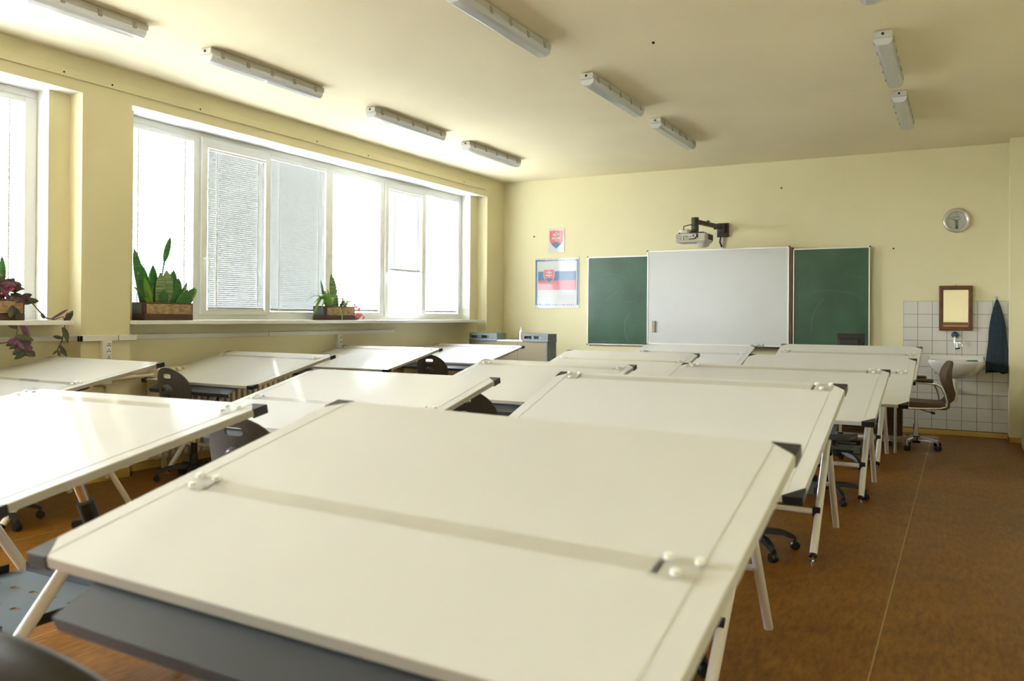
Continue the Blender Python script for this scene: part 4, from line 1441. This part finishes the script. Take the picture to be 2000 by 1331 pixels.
# mixed planter with spider plant and pink foliage
p3 = planter('spider_plant', 6.815, 7.305, -5.955, 'spider plant and one tall banded leaf in a brown planter with pink foliage beside it')
leaf(p3, M_sansp, (-.07, .20, ZT), (-.06, .155, .50), .046, bend=(0, .012, 0), shape=.45)
leaf(p3, M_sans, (-.10, .12, ZT), (-.13, .07, .43), .014)
leaf(p3, M_sans, (-.07, .28, ZT), (-.06, .215, .31), .026)
leaf(p3, M_sansy, (-.06, .15, ZT), (-.03, .01, .30), .024, bend=(0, .02, .02))
leaf(p3, M_sans, (-.06, .10, ZT), (-.03, -.02, .26), .010, bend=(0, 0, .05))
for (yt, xt, zt2, bz) in ((-.36, .06, .20, .09), (-.24, .06, .17, .10), (-.10, .05, .33, .02), (-.17, .05, .28, .05), (-.02, .04, .33, .02), (-.20, .03, .06, .16), (-.24, .02, -.02, .20),
                          (.02, .08, .16, .10), (.14, .05, .33, .02), (.26, .06, .18, .05), (.38, .06, .20, .04), (.44, .05, .16, .06), (.47, .02, .22, .03), (-.13, .06, .12, .10), (.33, .07, .20, .05)):
    yb = .13 if yt < .2 else .34
    leaf(p3, M_spider, (-.05, yb, ZT), (xt, yt, zt2), .0125, bend=(.01, 0, bz), shape=.4, facing=(0, 0, 1), n=10)
leaf(p3, M_spider, (.012, .225, .13), (.03, .225, -.045), .010, bend=(.015, 0, .0), shape=.4, facing=(1, 0, 0))
for (yb, yt, zt2, mt) in ((.36, .345, .235, M_pink), (.39, .385, .225, M_sansy), (.30, .335, .22, M_purple), (.27, .33, .24, M_purple), (.36, .30, .255, M_purple)):
    leaf(p3, mt, (-.06, yb, ZT), (-.03, yt, zt2), .010, bend=(0, .01, 0), shape=.5)
random.seed(11)
for i in range(26):
    y_ = random.uniform(.50, .64)
    z_ = max(.012, random.uniform(.005, .16) * (1 - (y_ - .50) / .20))
    a = random.uniform(0, 2 * PI)
    leaf(p3, M_pink, (random.uniform(-.06, .01), y_, z_), (random.uniform(-.06, .03), y_ + .045 * math.cos(a), max(.008, z_ + .035 * math.sin(a))), .011, shape=.45, n=5)
MB().tube([(-.04, .44, .13), (-.03, .50, .15), (-.02, .53, .09), (-.02, .56, .03)], .003, 5).build('stem', M_pink, p3)

# trailing plant by the near window
p1 = planter('trailing_plant', 2.95, 3.585, -5.94, 'trailing purple green plant spilling from a planter in the near window')
leaf(p1, M_sans, (-.08, .47, ZT), (-.06, .505, .46), .024, bend=(0, .02, 0))
leaf(p1, M_sans, (-.09, .38, ZT), (-.10, .36, .42), .030)
leaf(p1, M_sans, (-.07, .30, ZT), (-.08, .27, .36), .030)
stems = [
    [(-.03, .50, .13), (.0, .60, .19), (.02, .655, .15), (.03, .72, .07), (.04, .77, .018), (.055, .82, .006)],
    [(.055, .82, .006), (.085, .87, .03), (.09, .885, -.02), (.085, .875, -.08), (.08, .87, -.14), (.08, .845, -.19), (.08, .83, -.22), (.08, .84, -.26)],
    [(-.02, .54, .13), (.01, .545, .10), (.022, .54, .03), (.09, .53, -.06), (.10, .515, -.12), (.10, .53, -.20), (.10, .54, -.25)],
    [(-.02, .55, .13), (.012, .555, .08), (.04, .555, -.0), (.10, .55, -.05), (.10, .575, -.11), (.10, .585, -.18), (.10, .58, -.25)],
    [(.10, .515, -.12), (.10, .47, -.15), (.10, .38, -.16)],
    [(-.05, .40, .13), (-.02, .46, .24), (.0, .52, .25), (.01, .56, .22)],
    [(-.04, .47, .13), (-.03, .53, .20), (-.02, .60, .185)]]
for s in stems:
    MB().tube(s, .0042, 6).build('stem', M_stem, p1, smooth=60)
LV = [((.085, .875, -.03), (.09, .945, .075), .022, M_trad), ((.09, .885, .02), (.10, .90, .06), .010, M_purple), ((.085, .87, -.05), (.11, .895, -.15), .020, M_trad),
      ((.085, .875, -.07), (.08, .915, -.165), .014, M_trad), ((.08, .87, -.13), (.09, .79, -.115), .014, M_trad), ((.08, .845, -.18), (.09, .90, -.27), .016, M_trad),
      ((.08, .83, -.22), (.08, .90, -.255), .006, M_purple), ((.08, .83, -.22), (.08, .795, -.25), .008, M_trad), ((.08, .84, -.22), (.08, .85, -.27), .010, M_trad),
      ((.055, .80, .01), (.07, .92, .085), .010, M_purple), ((.03, .74, .05), (.05, .75, .012), .012, M_trad),
      ((.012, .545, .10), (.05, .50, .02), .026, M_trad), ((.022, .54, .09), (.03, .59, .02), .020, M_trad), ((.09, .56, -.03), (.10, .61, -.12), .018, M_purple),
      ((.09, .53, -.05), (.06, .47, -.01), .022, M_trad)]
random.seed(5)
for i in range(36):
    t = random.uniform(0, 1)
    by, bz = .525 + .05 * t, -.10 - .13 * t
    a = random.uniform(-.6, PI + .6)
    L_ = random.uniform(.06, .10)
    LV.append(((.10, by + random.uniform(-.03, .03), bz), (.10 + random.uniform(-.03, .05), by + L_ * math.cos(a), bz - L_ * (.25 + .5 * abs(math.sin(a)))), random.uniform(.015, .022), random.choice((M_trad, M_trad, M_purple))))
for i in range(64):
    by = random.uniform(.40, .645)
    bz = random.uniform(.13, .30) - max(0, by - .53) * .9
    a = random.uniform(0, PI)
    L_ = random.uniform(.055, .10)
    LV.append(((random.uniform(-.07, .0), by, bz), (random.uniform(-.06, .04), by + L_ * math.cos(a), bz + L_ * .7 * math.sin(a) - .015), random.uniform(.015, .024), random.choice((M_trad, M_trad, M_trad, M_purple, M_purple, M_purple, M_trad, M_pink))))
for (b0, t0, w, mt) in LV:
    leaf(p1, mt, b0, t0, w, shape=.42, n=6, fold=.2)
